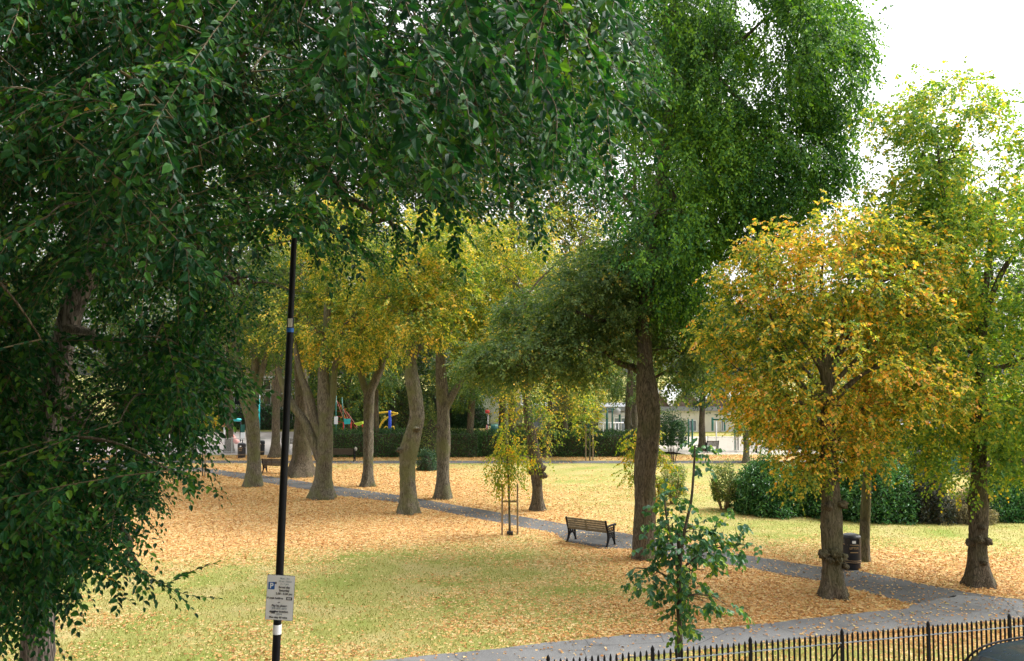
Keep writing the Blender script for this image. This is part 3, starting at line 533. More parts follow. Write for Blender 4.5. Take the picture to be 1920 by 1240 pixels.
# ------------------------------------------------------------ the near elm over the left half of the picture
def near_elm():
    rng = np.random.default_rng(77); b = P(62, 1340, 14.0); base = np.array([b[0], 14.0, 0.])
    root = empty('elm_tree', base, 'huge dark elm at the left with rugged leaning trunk and long drooping leafy branches', 'tree')
    k = 14 / F
    spec = [(58, 1342, 66), (68, 1240, 56), (74, 1100, 50), (80, 960, 48), (84, 860, 46), (92, 760, 46), (108, 690, 42), (124, 620, 40), (145, 550, 44), (178, 490, 56), (225, 400, 58), (275, 290, 62), (310, 170, 56), (335, 40, 46), (350, -120, 34), (360, -280, 20)]
    tp = [P(x, y, 14) for x, y, _ in spec]; tr = [w_ * k / 2 for *_, w_ in spec]; tp[0] = base.copy(); tp.insert(0, base + [0, 0, -.3]); tr.insert(0, tr[0])
    V, Fq, q = trunk_rings(np.array(tp), np.array(tr), 36, .7, 5, True, .09); mb = MB(); mb.add(V - base, Fq); mb.build('trunk', M['bark_elm'], root, smooth=True)
    nodes = [q[10:, :3]]; nr = [q[10:, 3]]; limbs = MB()
    boughs = [[(180, 490, 14, .14), (120, 350, 12.5, .10), (20, 200, 11, .07), (-120, 60, 10, .04)], [(275, 290, 14, .17), (420, 120, 12, .13), (600, -60, 9.5, .10), (820, -150, 7.5, .06), (1000, -120, 6.6, .03)],
              [(250, 340, 14, .14), (380, 300, 13, .11), (560, 200, 11, .08), (780, 140, 9.5, .05), (950, 220, 9, .03)], [(310, 170, 14, .16), (520, 20, 13.5, .12), (800, -40, 12.5, .09), (1050, 20, 11.5, .06), (1190, 120, 11, .03)],
              [(225, 400, 14, .13), (330, 430, 13.5, .10), (400, 512, 13, .07), (440, 520, 12.8, .04), (480, 530, 12.6, .02)], [(290, 240, 14, .13), (260, 100, 11, .1), (200, -60, 8.5, .07), (120, -160, 7, .04)],
              [(130, 610, 14, .11), (190, 640, 13, .08), (280, 660, 12, .05), (340, 690, 11.5, .02)], [(95, 740, 14, .10), (160, 790, 13, .08), (230, 840, 12, .04), (285, 890, 11.5, .015)], [(85, 860, 14, .10), (130, 890, 12.5, .08), (200, 960, 10.5, .05), (260, 1060, 9.5, .025)],
              [(85, 860, 14, .08), (60, 880, 12.5, .06), (60, 960, 11, .04), (80, 1080, 10, .02)], [(330, 60, 14, .13), (430, -120, 11, .1), (620, -260, 8, .06), (760, -280, 6.5, .03)], [(340, 0, 14, .12), (700, -200, 13, .09), (1000, -220, 11.5, .06), (1180, -140, 10.5, .03)],
              [(420, 120, 12, .09), (520, 240, 11, .07), (640, 350, 10.5, .05), (740, 430, 10, .025)], [(800, -40, 12.5, .08), (900, 120, 11.5, .05), (980, 280, 11, .03)], [(60, 880, 12.5, .05), (20, 760, 10.5, .04), (-40, 640, 9.5, .03)]]
    for bg_ in boughs:
        q = smooth_line(np.array([[*P(x, y, d), r] for x, y, d, r in bg_]), 7); q[1:-1, :3] += rng.normal(size=(len(q) - 2, 3)) * .05
        V, Fq, _ = tube(q[:, :3], q[:, 3], 9); limbs.add(V - base, Fq); nodes.append(q[2:, :3]); nr.append(q[2:, 3])
    N0 = np.concatenate(nodes)
    BX = [-400, 0, 330, 420, 520, 640, 700, 800, 900, 1000, 1080, 1150, 1215, 1262, 1300]; BY = [1100, 900, 740, 700, 660, 560, 500, 455, 410, 420, 370, 330, 280, 190, -100]
    parts = []; tw = MB(); S0 = []; Dd = []; Ln = []
    def stream(x, y, d, dr, L, r=.006):
        S0.append(P(x, y, d)); Dd.append(dr); Ln.append(L)
    def pole_hit(p, q):
        for t in (0, .5, 1):
            e = p + (q - p) * t
            ex = 960 + e[0] / e[1] * F; ey = 700 - (e[2] - CAMZ) / e[1] * F
            if intr(ex, ey, e[1]): return True
            if e[1] < 12.6 and 470 < ey < 1250 and abs(ex - (550 - (ey - 430) * .041)) < 75 + (12 - e[1]) * 8: return True
        return False
    def intr(ex, ey, d): return d < 13.8 and rng.uniform() < .96 and 460 < ey < 800 and abs(ex - np.interp(ey, [460, 550, 620, 690, 760, 800], [195, 145, 124, 108, 92, 88])) < 54
    n = 0
    while n < 1350:
        x = rng.uniform(-420, 1285); y = rng.uniform(-420, 900); d = (rng.uniform(7.5, 16.5) if rng.uniform() < .88 else rng.uniform(6, 8)) if x < 520 else rng.uniform(8.2, 16)
        L = rng.uniform(1.1, 2.2)
        lean = np.clip((x - 350) / 450, -.4, 1)
        dr = nrm(np.array([.9 * lean + rng.normal() * .32, -.25 + rng.normal() * .4, -.42 + rng.normal() * .32]))
        if x < 650: dr = nrm(dr * .8 + rng.normal(size=3) * np.array([.75, .5, .4]))
        e = P(x, y, d) + dr * L; ex = 960 + e[0] / e[1] * F; ey = 700 - (e[2] - CAMZ) / e[1] * F
        lim = np.interp(ex, BX, BY)
        if ey > lim + rng.normal() * 18 or ex > 1262: continue
        if intr(ex, ey, e[1]) or pole_hit(P(x, y, d), e): continue
        if e[1] < 4.6: continue
        if 430 < ex < 680 and 380 < ey and rng.uniform() < .45: continue
        if 640 < ex < 1000 and 330 < ey and rng.uniform() < .35: continue
        stream(x, y, d, dr, L); n += 1
    # low boughs, left
    RY = [620, 700, 780, 850, 900, 950, 1000, 1060, 1100, 1160, 1200]; RX = [480, 430, 410, 385, 335, 305, 270, 235, 180, 115, 90]
    n = 0
    while n < 270:
        x = rng.uniform(-300, 420); y = rng.uniform(560, 1120); d = rng.uniform(8, 13.5); L = rng.uniform(.8, 1.7)
        dr = nrm(np.array([.8 + rng.normal() * .4, -.2 + rng.normal() * .4, -.36 + rng.normal() * .28]))
        e = P(x, y, d) + dr * L; ex = 960 + e[0] / e[1] * F; ey = 700 - (e[2] - CAMZ) / e[1] * F
        if intr(ex, ey, e[1]) or pole_hit(P(x, y, d), e): continue
        if ey > 1170 or ex > np.interp(ey, RY, RX) + rng.normal() * 12: continue
        if ey > np.interp(ex, [0, 90, 150, 200, 330, 400], [1180, 1150, 1060, 1040, 1090, 1100]): continue
        stream(x, y, d, dr, L); n += 1
    n = 0          # unseen extra sprays overhead, added to shade the elm below
    while n < 520:
        p = np.array([rng.uniform(-14, -.8), rng.uniform(1.0, 13), rng.uniform(10.5, 16)])
        if p[2] < 5.6 + .5 * p[1] + 3: continue
        S0.append(p); Dd.append(nrm(np.array([rng.normal() * .7, rng.normal() * .7, -.4]))); Ln.append(rng.uniform(1.2, 2.2)); n += 1
    S0 = np.array(S0); Dd = np.array(Dd); Ln = np.array(Ln)
    curves = []
    for s, dv, L in zip(S0, Dd, Ln):
        t = np.linspace(0, 1, 6)[:, None]; c = s + dv * L * t; c[:, 2] -= .13 * L * t[:, 0] ** 2; curves.append((c, .0065, .50, rng.uniform(.078, .10), 13))
    # long near sprays that show leaf by leaf
    near = [([(648, -60), (655, 0), (668, 55)], 5.0), ([(740, -60), (765, 20), (800, 90), (850, 165)], 5.2), ([(860, -80), (872, 0), (890, 68), (921, 132), (982, 222)], 5.0), ([(1040, -70), (1024, 10), (1004, 91), (999, 159)], 4.7),
            ([(560, 40), (640, 88), (714, 129), (789, 152), (832, 175)], 5.6), ([(1060, 60), (1131, 162), (1190, 215), (1216, 254), (1237, 305)], 6.0), ([(1090, 20), (1168, 115), (1215, 160), (1250, 196)], 6.5), ([(1020, 60), (1016, 183), (1017, 250)], 6.2),
            ([(900, 120), (924, 237), (934, 320), (939, 385)], 6.3), ([(1050, 150), (1038, 288), (1029, 402)], 6.8), ([(660, 20), (623, 81), (582, 156), (506, 181)], 5.2), ([(300, 200), (281, 288), (190, 355), (126, 363)], 5.8), ([(300, 230), (190, 284), (100, 300), (36, 305)], 6.0),
            ([(230, -20), (257, 58), (305, 102), (380, 140), (476, 182)], 6.2), ([(640, 240), (627, 298), (600, 350), (576, 372)], 5.8), ([(50, -60), (34, 20), (12, 80)], 4.8), ([(360, 180), (406, 230), (500, 280)], 7.0), ([(30, 1000), (56, 1073), (122, 1136), (145, 1185)], 8.0),
            ([(120, 1000), (208, 1040), (334, 1110), (408, 1122)], 8.5), ([(230, 1060), (300, 1095), (350, 1075), (405, 1055)], 8.5), ([(250, 860), (334, 887), (412, 930)], 9), ([(190, 1070), (215, 1103), (248, 1130)], 8.5), ([(100, 640), (200, 640), (320, 660), (420, 740)], 8),
            ([(820, -60), (850, 30), (930, 90), (960, 130)], 5.6), ([(950, -60), (1060, 40), (1130, 95), (1180, 170)], 5.8), ([(700, 180), (780, 260), (830, 370), (880, 440)], 7.2), ([(760, 100), (860, 200), (905, 330), (960, 410)], 7), ([(980, 140), (1080, 230), (1150, 330), (1210, 385)], 7.2),
            ([(1000, 250), (1100, 300), (1160, 350), (1205, 390)], 8), ([(560, 280), (640, 380), (655, 470), (680, 520)], 7.2), ([(700, 330), (740, 420), (790, 500)], 8.2), ([(820, 330), (850, 430), (870, 520)], 8.2), ([(460, 330), (470, 420), (485, 480)], 8),
            ([(150, 330), (190, 400), (215, 440)], 6), ([(60, 640), (100, 740), (130, 800)], 8.5), ([(930, 300), (1000, 400), (1020, 480)], 7.6), ([(560, -40), (470, 60), (380, 100)], 5.8), ([(1100, -60), (1150, 20), (1210, 60), (1240, 110)], 6.6)]
    for i in range(30):
        x, y = rng.uniform(600, 1120), rng.uniform(-90, 170) + max(0, i - 22) * 14; L = rng.uniform(130, 250); a = rng.uniform(R(42), R(78)); cv = rng.normal() * 14
        near.append(([(x, y), (x + L * .5 * math.cos(a) + cv, y + L * .5 * math.sin(a)), (x + L * math.cos(a * 1.06), y + L * math.sin(a * 1.06))], rng.uniform(4.8, 7.2)))
    for px, d in near:
        c = np.array([P(x, y, d + .5 * (1 - i / len(px))) for i, (x, y) in enumerate(px)]); c = smooth_line(c, 4); curves.append((c, .005, .30, rng.uniform(.098, .122), 0))
    ccs = []; curves.sort(key=lambda q: float(np.min(np.linalg.norm(N0 - q[0][0], axis=1))) if q[4] else 99)
    for ci, (c, r, sl, ls, ns) in enumerate(curves):
        V, Fq, _ = tube(c, np.linspace(r, .002, len(c)), 4); tw.add(V - base, Fq)
        dv = N0 - c[0]; j = int(np.argmin(np.linalg.norm(dv, axis=1) + np.maximum(0, dv[:, 2] * -.6))); a0 = N0[j]; L = np.linalg.norm(c[0] - a0)
        if L > .1:
            V, Fq, _ = tube(bez(a0, (a0 + c[0]) / 2 + np.array([0, 0, .15 * L]), c[0], 7), np.linspace(min(.03, .007 + .008 * L), r, 7), 4); (tw if L < .5 else limbs).add(V - base, Fq)
        N0 = np.vstack([N0, c[1:4]])
        seglen = np.concatenate([[0], np.cumsum(np.linalg.norm(np.diff(c, axis=0), axis=1))]); tot = seglen[-1]
        T = nrm(np.gradient(c, axis=0)); at = lambda u: np.stack([np.interp(u * tot, seglen, c[:, i]) for i in range(3)], -1)
        tt = lambda u: nrm(np.stack([np.interp(u * tot, seglen, T[:, i]) for i in range(3)], -1))
        # leaves straight on the branch
        nlv = int(tot / (.05 if not ns else .042)); u = np.linspace(.03, 1, nlv); p = at(u); tn = tt(u); up = nrm(np.array([.1, -.55, .8]) + rng.normal(size=3) * .35); sd_ = nrm(np.cross(tn, up)); sg = np.where(np.arange(nlv) % 2, 1., -1.)[:, None]
        dr = tn * .65 + sd_ * sg * .8 + rng.normal(size=(nlv, 3)) * .16; dr[:, 2] -= .12; dr[-1] = tn[-1]
        nn = np.cross(sd_, tn) * 1.0 + rng.normal(size=(nlv, 3)) * .22; Lf = ls * rng.uniform(.75, 1.1, nlv) * np.clip(1.15 - .5 * u, .5, 1)
        parts.append((p, dr, nn, Lf, np.where(rng.uniform(size=nlv) < .0015, 1.4, rng.uniform(0, .88, nlv))))
        if ns or sl:
            m = ns if ns else max(2, int(tot / .25)); u = rng.uniform(.05, .92, m) if ns else np.linspace(.05, .6, m); O = at(u); tn = tt(u); s2 = nrm(np.cross(tn, up)) * np.where(np.arange(m) % 2, 1., -1.)[:, None]
            dd = tn * .75 + s2 * rng.uniform(.3, .8, (m, 1)) + rng.normal(size=(m, 3)) * .18; dd[:, 2] -= .2
            ln = sl * rng.uniform(.6, 1.25, m); sp = sprays(rng, O, dd, ln, 11 if ns else 8, ls, .35, .28, .15, .3); parts.append((*sp[:4], sp[4] * .88)); ccs.append((O, sp[5]))
    for O, pp in ccs:
        for o_, q_ in zip(O, pp):
            V, Fq, _ = tube(np.vstack([o_, q_[len(q_) // 2], q_[-1]]), np.array([.003, .0022, .0015]), 3); tw.add(V - base, Fq)
    limbs.build('limbs', M['bark_dark'], root, smooth=True)
    tw.build('twigs', M['stem'], root, smooth=True)
    foliage_obj('crown', parts, M['elm'], root, .66, T_OV)
near_elm()

# ------------------------------------------------------------ saplings
def stakes(root, offs, h, r, mat='wood', tie=None):
    for dx in offs: MB().tube([(dx, 0, -.1), (dx * .98, 0, h)], [r, r * .95], 8).build('stake', M[mat], root)
    if tie: MB().box(((offs[0] + offs[-1]) / 2, 0, tie), (abs(offs[-1] - offs[0]), .025, .07)).build('crossbar', M['wood'], root)
s = tree('weeping_sapling', 'young yellow green weeping tree held by two stakes at the path edge', (956, 1003), [(956, 1003, 5), (955, 950, 4.5), (953, 890, 4), (950, 840, 3.5), (948, 790, 2.5)],
     [(948, 820, 15, 50, 0, .3, 1), (932, 875, 14, 38, 0, .3, .8), (970, 865, 22, 34, 0, .3, .8), (1000, 860, 18, 14, 0, .25, .2), (950, 885, 22, 26, 0, .3, .5)], 'sapy', .095, 105, 3, 7, 'bark', clu=.38, sag=1.0, seed=51, flare=.2, cat='sapling', sides=10, hang=.9, wr=.75, tpl=T_OV, gap=-2, droop=-.7)
stakes(s, (-.27, .27), 1.75, .035, 'wood', 1.15)
MB().box((0, 0, .05), (.22, .22, .14)).build('base_block', M['binb'], s, bevel=.02)
s = tree('lime_sapling', 'young lime with large blue green leaves in front of the railing and path', (1276, 1290), [(1276, 1290, 13), (1275, 1200, 11), (1273, 1120, 11), (1275, 1050, 10), (1272, 1000, 9)],
     [(1290, 1040, 55, 75, 0, .5, 1.6), (1240, 1000, 30, 35, 0, .35, .5), (1330, 1010, 40, 35, -.1, .3, .5), (1300, 1110, 50, 35, 0, .4, .6), (1245, 1090, 40, 30, 0, .4, .5), (1270, 1160, 28, 25, 0, .25, .3), (1265, 950, 30, 40, .1, .3, .4), (1300, 850, 16, 25, .1, .2, .25), (1215, 1075, 22, 10, 0, .2, .2), (1385, 1020, 30, 8, 0, .2, .22), (1235, 1120, 15, 15, 0, .2, .1), (1290, 1180, 22, 12, 0, .2, .12), (1360, 980, 20, 10, 0, .2, .15), (1350, 1130, 30, 15, 0, .2, .15)], 'sap', .125, 160, 2, 6, 'bark_dark',
     limbs=[[(1273, 1060, 7), (1285, 990, 6), (1296, 940, 5), (1301, 880, 4), (1303, 835, 2.5)], [(1274, 1080, 6), (1262, 1030, 5), (1250, 970, 4), (1246, 930, 2)], [(1275, 1070, 5), (1320, 1035, 3), (1380, 1022, 2), (1415, 1024, 1.2)], [(1275, 1100, 4), (1230, 1070, 3), (1190, 1065, 1.5)]],
     clu=.24, sag=.4, seed=52, flare=.2, cat='sapling', sides=14, hang=.5, wr=.9, tpl=T_OV, gap=-2, droop=-.15)
s = tree('staked_sapling', 'small pale green sapling between two stakes before the far hedge', (1106, 864), [(1106, 864, 3), (1106, 820, 3), (1106, 780, 2)],
     [(1108, 800, 28, 35, 0, .8, 1), (1100, 760, 28, 30, 0, .8, .7)], 'sapy', .13, 80, 4, 7, 'bark', clu=.4, seed=53, cat='sapling', sides=8, flare=.2)
stakes(s, (-.26, .2), 2.3, .04, 'wood')
s = tree('staked_sapling', 'lime green sapling half hidden behind the big middle trunk, single stake', (1237, 1004), [(1237, 1004, 3), (1238, 940, 3), (1225, 880, 3), (1215, 830, 2)],
     [(1195, 835, 28, 22, 0, .5, 1), (1245, 880, 22, 40, 0, .5, 1), (1180, 885, 14, 14, 0, .3, .3), (1240, 930, 20, 30, 0, .4, .5), (1215, 810, 30, 15, 0, .4, .5)], 'sapy', .11, 90, 4, 7, 'bark', clu=.32, seed=54, cat='sapling', sides=8, flare=.2, sag=.7, hang=.7)
stakes(s, (-.16,), 2.2, .035, 'wood')
s = tree('staked_sapling', 'slender sapling with pale stake by the left end of the path', (380, 893), [(380, 893, 3), (380, 850, 3), (379, 800, 2)],
     [(380, 790, 22, 30, 0, .8, 1)], 'sapy', .13, 45, 4, 7, 'bark', clu=.4, seed=55, cat='sapling', sides=8, flare=.2)
stakes(s, (.12,), 1.6, .04, 'wood')

# ------------------------------------------------------------ hedges and shrubs
def shrub(name, label, px, base, wpx, hpx, depth, leaf, lsize, n, seed, cat='shrub', stems=0, boxy=False, wr=.5, group=None, bottom=0.0):
    rng = np.random.default_rng(seed); b = G(px, base); k = b[1] / F; W = wpx * k / 2; H = hpx * k; c = np.array([b[0], b[1] + depth * .5, 0])
    root = empty(name, c, label, cat, group)
    d = nrm(rng.normal(size=(n, 3))); d[:, 2] = np.abs(d[:, 2]) * 1.0 - .15 if not boxy else d[:, 2]
    if boxy:
        p = rng.uniform(-1, 1, (n, 3)); ax = rng.integers(0, 3, n); kk = np.array([W, depth / 2, H / 2])
        area = np.array([depth * H, W * 2 * H, W * 2 * depth]); ax = rng.choice(3, n, p=area / area.sum())
        sgn = np.where(rng.uniform(size=n) < .5, -1., 1.); p[np.arange(n), ax] = sgn
        o = np.zeros((n, 3)); o[np.arange(n), ax] = sgn
        q = p * kk + o * rng.normal(size=(n, 1)) * .09 + np.array([0, 0, H / 2]) + o * .07 * wob(p * kk, 2.2, seed)[:, None]
        q[:, 2] = np.maximum(q[:, 2], .02); out = o
    else:
        lump = 1 + .17 * wob(d * 2.2, 1.5, seed)[:, None] + .07 * wob(d * 5, 2, seed + 1)[:, None]; r = rng.uniform(.55, 1.03, (n, 1)) ** .6
        low_ = H * bottom; q = d * np.array([W, depth / 2, 0]) * r * lump; q[:, 2] = low_ + (H - low_) * np.clip(.0 + (d[:, 2] + .15) * r[:, 0] * lump[:, 0] * .92, 0.0, 1.3); out = d
        if bottom: q[:, :2] *= (.45 + .55 * np.clip(q[:, 2:3] / H, 0, 1))
    dr = out * .5 + rng.normal(size=(n, 3)) * .6 + np.array([0, 0, -.1]); nn = out + rng.normal(size=(n, 3)) * .45 + np.array([0, 0, .5])
    V, Fq = leaves(q, dr, nn, lsize * rng.uniform(.6, 1.2, n), wr, T_OV if lsize * F / b[1] > 5 else T_KITE)
    nf = 2 if lsize * F / b[1] > 5 else 1
    link('foliage', bigmesh('foliage', V, Fq, np.repeat(rng.uniform(0, 1, n), nf)), M[leaf], root)
    if not stems:
        mb = MB()
        if boxy: mb.box((0, 0, H * .47), (W * 2 - .3, depth - .3, H * .9))
        else:
            th = np.linspace(0.02, math.pi / 2, 8); a = np.linspace(0, 2 * math.pi, 20, endpoint=False)
            Vc = np.concatenate([np.stack([W * .68 * np.sin(t) * np.cos(a), depth / 2 * .68 * np.sin(t) * np.sin(a), np.full(20, H * .68 * np.cos(t))], 1) for t in th]); mb.add(Vc * (1 + .08 * wob(Vc, 2, seed)[:, None]), grid_faces(8, 20))
        mb.build('inner_twigs', M['twig'], root)
    else:
        mb = MB()
        for i in range(stems):
            a = rng.uniform(0, 6.28); rr = rng.uniform(.3, .8); tip = np.array([math.cos(a) * W * rr, math.sin(a) * depth / 2 * rr, H * rng.uniform(.55, .95)])
            pts = bez(np.array([math.cos(a) * .12, math.sin(a) * .12, -.05]), tip * np.array([.5, .5, .45]), tip, 6); mb.tube(pts, np.linspace(.022, .005, 6), 5)
        mb.build('stems', M['wood'] if leaf == 'dryshrub' else M['twig'], root, smooth=True)
    return root
shrub('hedge', 'long clipped dark hedge left part, in front of the playground', 755, 858, 285, 46, 2.0, 'hedge', .13, 26000, 61, 'hedge', boxy=True)
shrub('hedge', 'clipped dark hedge right part, in front of the pale school', 1065, 857, 330, 42, 2.0, 'hedge', .13, 30000, 62, 'hedge', boxy=True)
shrub('round_shrub', 'small bright green bush behind the kinked lime trunk', 800, 884, 42, 42, 1.2, 'conifer', .11, 2600, 63)
shrub('loose_bush', 'tall feathery light bush above the small round bush by the hedge', 805, 860, 60, 105, 2.0, 'dryshrub', .14, 4200, 64)
shrub('conifer_bush', 'blue green feathery evergreen on several bare stems behind the big trunk', 1268, 870, 78, 100, 2.2, 'conifer', .13, 6500, 65, stems=9, bottom=.32)
shrub('thin_shrub', 'thin brown stemmed shrub right of the big middle trunk', 1270, 950, 72, 78, 1.6, 'dryshrub', .10, 2600, 66, stems=26, bottom=.2)
shrub('thin_shrub', 'vase shaped thin shrub next to the glossy laurel', 1368, 962, 82, 92, 1.7, 'dryshrub', .10, 3600, 67, stems=26, bottom=.2)
shrub('laurel_bush', 'large glossy dark laurel left of the orange lime trunk', 1470, 972, 150, 112, 3.0, 'laurel', .15, 15000, 68, wr=.42)
shrub('laurel_bush', 'large glossy laurel between the orange lime and the straight bare trunk', 1572, 978, 90, 105, 2.6, 'laurel', .15, 8000, 69, wr=.42)
shrub('laurel_bush', 'big bright laurel right of the straight bare trunk', 1675, 983, 140, 128, 3.0, 'laurel', .15, 14000, 70, wr=.42)
shrub('dark_shrub', 'dull purple brown shrub between the laurel and the grey bush', 1765, 985, 80, 105, 2.2, 'darkshrub', .11, 7000, 71)
shrub('grey_bush', 'round pale grey dried bush behind the rightmost burred trunk', 1840, 986, 92, 62, 1.7, 'greyshrub', .10, 7500, 72, wr=.25)
shrub('laurel_bush', 'glossy laurel at the right edge behind the rightmost trunk', 1925, 983, 110, 110, 2.4, 'laurel', .15, 9000, 73, wr=.42)
shrub('dark_shrub', 'dark evergreen mass behind the laurels under the orange crown', 1720, 910, 190, 95, 4, 'hedge', .16, 9000, 74)

# ------------------------------------------------------------ far trees beyond hedge and school
def far_tree(label, px, D, w_m, top_py, leaf, seed, n=300, bot_py=770):
    base = G(px, 700 + CAMZ * F / D); kk = F / D; w_ = w_m * kk
    tree('distant_tree', label, (px, 700 + CAMZ * F / D), [(px, 700 + CAMZ * F / D, .6 * kk), (px, bot_py, .5 * kk), (px, (bot_py + top_py) / 2, .35 * kk), (px, top_py + 30, .15 * kk)],
         [(px, (top_py + bot_py) / 2, w_ / 2, (bot_py - top_py) / 2, 0, w_m * .4, 1), (px + w_ * .2, top_py + (bot_py - top_py) * .35, w_ * .35, (bot_py - top_py) * .3, 0, w_m * .35, .5)], leaf, .30, n, 6, 7, 'bark_dark', seed=seed, clu=1.1, sides=10, group='trees beyond the hedge and playground', gap=-.6)
far_tree('dense green tree far left behind the brick building end', 250, 80, 16, 380, 'farleaf', 101, 420)
far_tree('green tree above the playground, left of the pole', 120, 72, 14, 430, 'farleaf', 102, 400, 800)
far_tree('green tree filling the gap between the black pole and the first yellow lime', 585, 84, 13, 430, 'green', 103, 420, 790)
far_tree('leafy green tree behind the red climbing net', 655, 76, 8, 560, 'green', 104, 380, 800)
far_tree('leafy dark tree behind the yellow climbing arch', 740, 80, 9, 500, 'farleaf', 105, 460, 805)
far_tree('green tree behind the straight forked lime', 820, 90, 12, 400, 'farleaf', 106, 460, 790)
far_tree('pale autumn tree behind the yellow crowns', 940, 85, 13, 420, 'yellow', 107, 420, 745)
far_tree('gold green tree behind the olive boughs', 1060, 78, 11, 440, 'pale', 108, 420, 765)
far_tree('green tree behind the middle of the school roof', 1130, 100, 14, 480, 'pale', 109, 380, 740)
far_tree('grey green tree behind the gabled roof', 1230, 105, 10, 560, 'olive', 110, 260, 745)
far_tree('dark conifer like tree left of the orange crown', 1395, 90, 8, 560, 'conifer', 111, 300, 740)
far_tree('green tree hidden behind the orange crown', 1500, 95, 16, 520, 'farleaf', 112, 420, 790)
far_tree('green tree seen between the orange and the gold lime', 1680, 80, 14, 480, 'farleaf', 113, 460, 800)
far_tree('green tree beyond the rightmost lime', 1860, 75, 15, 420, 'farleaf', 114, 460, 830)
far_tree('tree at the far right beyond the frame of laurels', 2020, 70, 14, 380, 'mixed', 115, 380, 850)
far_tree('tree low over the brick building left of the forked lime', 400, 95, 14, 420, 'farleaf', 116, 420, 745)
far_tree('tall green tree rising behind the yellow limes', 700, 62, 15, 90, 'farleaf', 121, 820, 560)
far_tree('tall yellow green tree behind the gap left of the middle tree', 960, 64, 15, 60, 'pale', 122, 820, 560)
far_tree('tall dark tree directly behind the middle tree', 1190, 66, 14, 60, 'farleaf', 123, 820, 600)
far_tree('tall tree behind the black pole and the elm boughs', 430, 60, 16, 60, 'farleaf', 124, 820, 600)
far_tree('tall tree behind the trunk of the near elm', 130, 62, 16, 60, 'farleaf', 125, 820, 640)
far_tree('dark tree far left under the elm', 0, 78, 15, 420, 'farleaf', 117, 380, 800)

for i, (px, D, wm, hm, lf, lab) in enumerate([(650, 84, 9, 5.5, 'hedge', 'dark bushes behind the red climbing net'), (735, 86, 9, 6.5, 'conifer', 'green bushes behind the yellow climbing arch'), (815, 88, 9, 6.5, 'conifer', 'tall bushes behind the straight forked lime'),
        (585, 92, 8, 5, 'conifer', 'green bushes right of the brick flats'), (470, 84, 8, 2.8, 'conifer', 'low bushes at the foot of the brick flats'), (1075, 80, 6, 4.5, 'conifer', 'bushes at the left end of the school'), (1560, 62, 9, 3.6, 'hedge', 'dark bushes behind the orange lime'), (1900, 60, 12, 5, 'hedge', 'dark bushes behind the rightmost lime'), (880, 86, 4, 3, 'conifer', 'low bushes in front of the white building'), (300, 80, 14, 5, 'hedge', 'dark bushes behind the lower boughs of the near elm'), (60, 75, 14, 6, 'hedge', 'dark bushes at the far left edge')]):
    shrub('distant_bush', lab, px, 700 + CAMZ * F / D, wm * F / D, hm * F / D, 3.5, lf, .24, 5200, 200 + i, group='bushes beyond the hedge')

# ------------------------------------------------------------ benches
def bench(label, px, py, rz, L, slat, group='park benches with black iron ends'):
    b = G(px, py); root = empty('park_bench', (b[0], b[1], 0), label, 'bench', group, rz)
    for sx in (0, L):
        e = MB()
        e.tube(smooth_line([(sx, -.02, 0), (sx, .05, .14), (sx, .085, .30), (sx, .06, .44), (sx, -.01, .62), (sx, -.08, .84)], 5), np.full(26, .034), 8)
        e.tube(smooth_line([(sx, .52, 0), (sx, .485, .16), (sx, .47, .32), (sx, .46, .46), (sx, .47, .63)], 5), np.full(21, .032), 8)
        e.tube(smooth_line([(sx, .0, .61), (sx, .2, .655), (sx, .42, .655), (sx, .54, .66), (sx, .56, .62)], 5), np.full(21, .036), 8)
        e.tube(smooth_line([(sx, .07, .12), (sx, .15, .25), (sx, .27, .30), (sx, .39, .25), (sx, .47, .12)], 5), np.full(21, .03), 8)
        e.bar((sx, .07, .42), (sx, .47, .42), .024)
        for (cy, cz, rr) in ((.27, .36, .05), (.15, .36, .045), (.39, .36, .045), (.15, .52, .055), (.27, .53, .06), (.39, .53, .055), (.12, .23, .03), (.42, .23, .03)):
            a = np.linspace(0, 2 * math.pi, 11); e.tube(np.stack([0 * a + sx, cy + rr * np.cos(a), cz + rr * np.sin(a)], 1), np.full(11, .018), 5, cap=False)
        for fy in (-.03, .53): e.box((sx, fy, .012), (.06, .09, .024))
        e.build('end_frame', M['iron'], root, smooth=True)
    bk = MB()
    for i in range(5):
        t = i / 4; bk.box((L / 2, .02 - .09 * t, .50 + .30 * t), (L + .02, .022, .062), Matrix.Rotation(R(12), 4, 'X'))
    bk.box((L / 2, -.01 - .03, .63), (.05, .018, .40), Matrix.Rotation(R(14), 4, 'X'))
    bk.build('backrest', M[slat], root)
    st = MB()
    for i in range(5): st.box((L / 2, .10 + .085 * i, .445), (L + .02, .066, .028))
    st.build('seat', M[slat], root); return root
bench('black iron bench with weathered slats by the path left of the big middle trunk', 1064, 1016, R(-36), 1.5, 'slat')
bench('small dark bench between the forked lime and the black pole', 492, 888, R(-12), 1.15, 'slatd')
bench('low dark bench seen from behind between two lime trunks before the hedge', 598, 866, 0, 2.2, 'slatd')
bench('dark bench beside the short trunk in front of the school court', 1326, 849, 0, .8, 'slatd')
bench('far bench just right of the black pole at the playground fence', 528, 844, 0, 1.2, 'slatd')
bag = MB(); burl(bag, np.array([0, 0, 0]), .10, 5, (.8, .7, 1.1)); b_ = G(664, 866)
tag(bag.build('cream_bag', M['bank'], loc=(b_[0] + .05, b_[1] + .27, .77), smooth=True), 'small cream bag on the iron arm of the low bench before the hedge', 'bag')

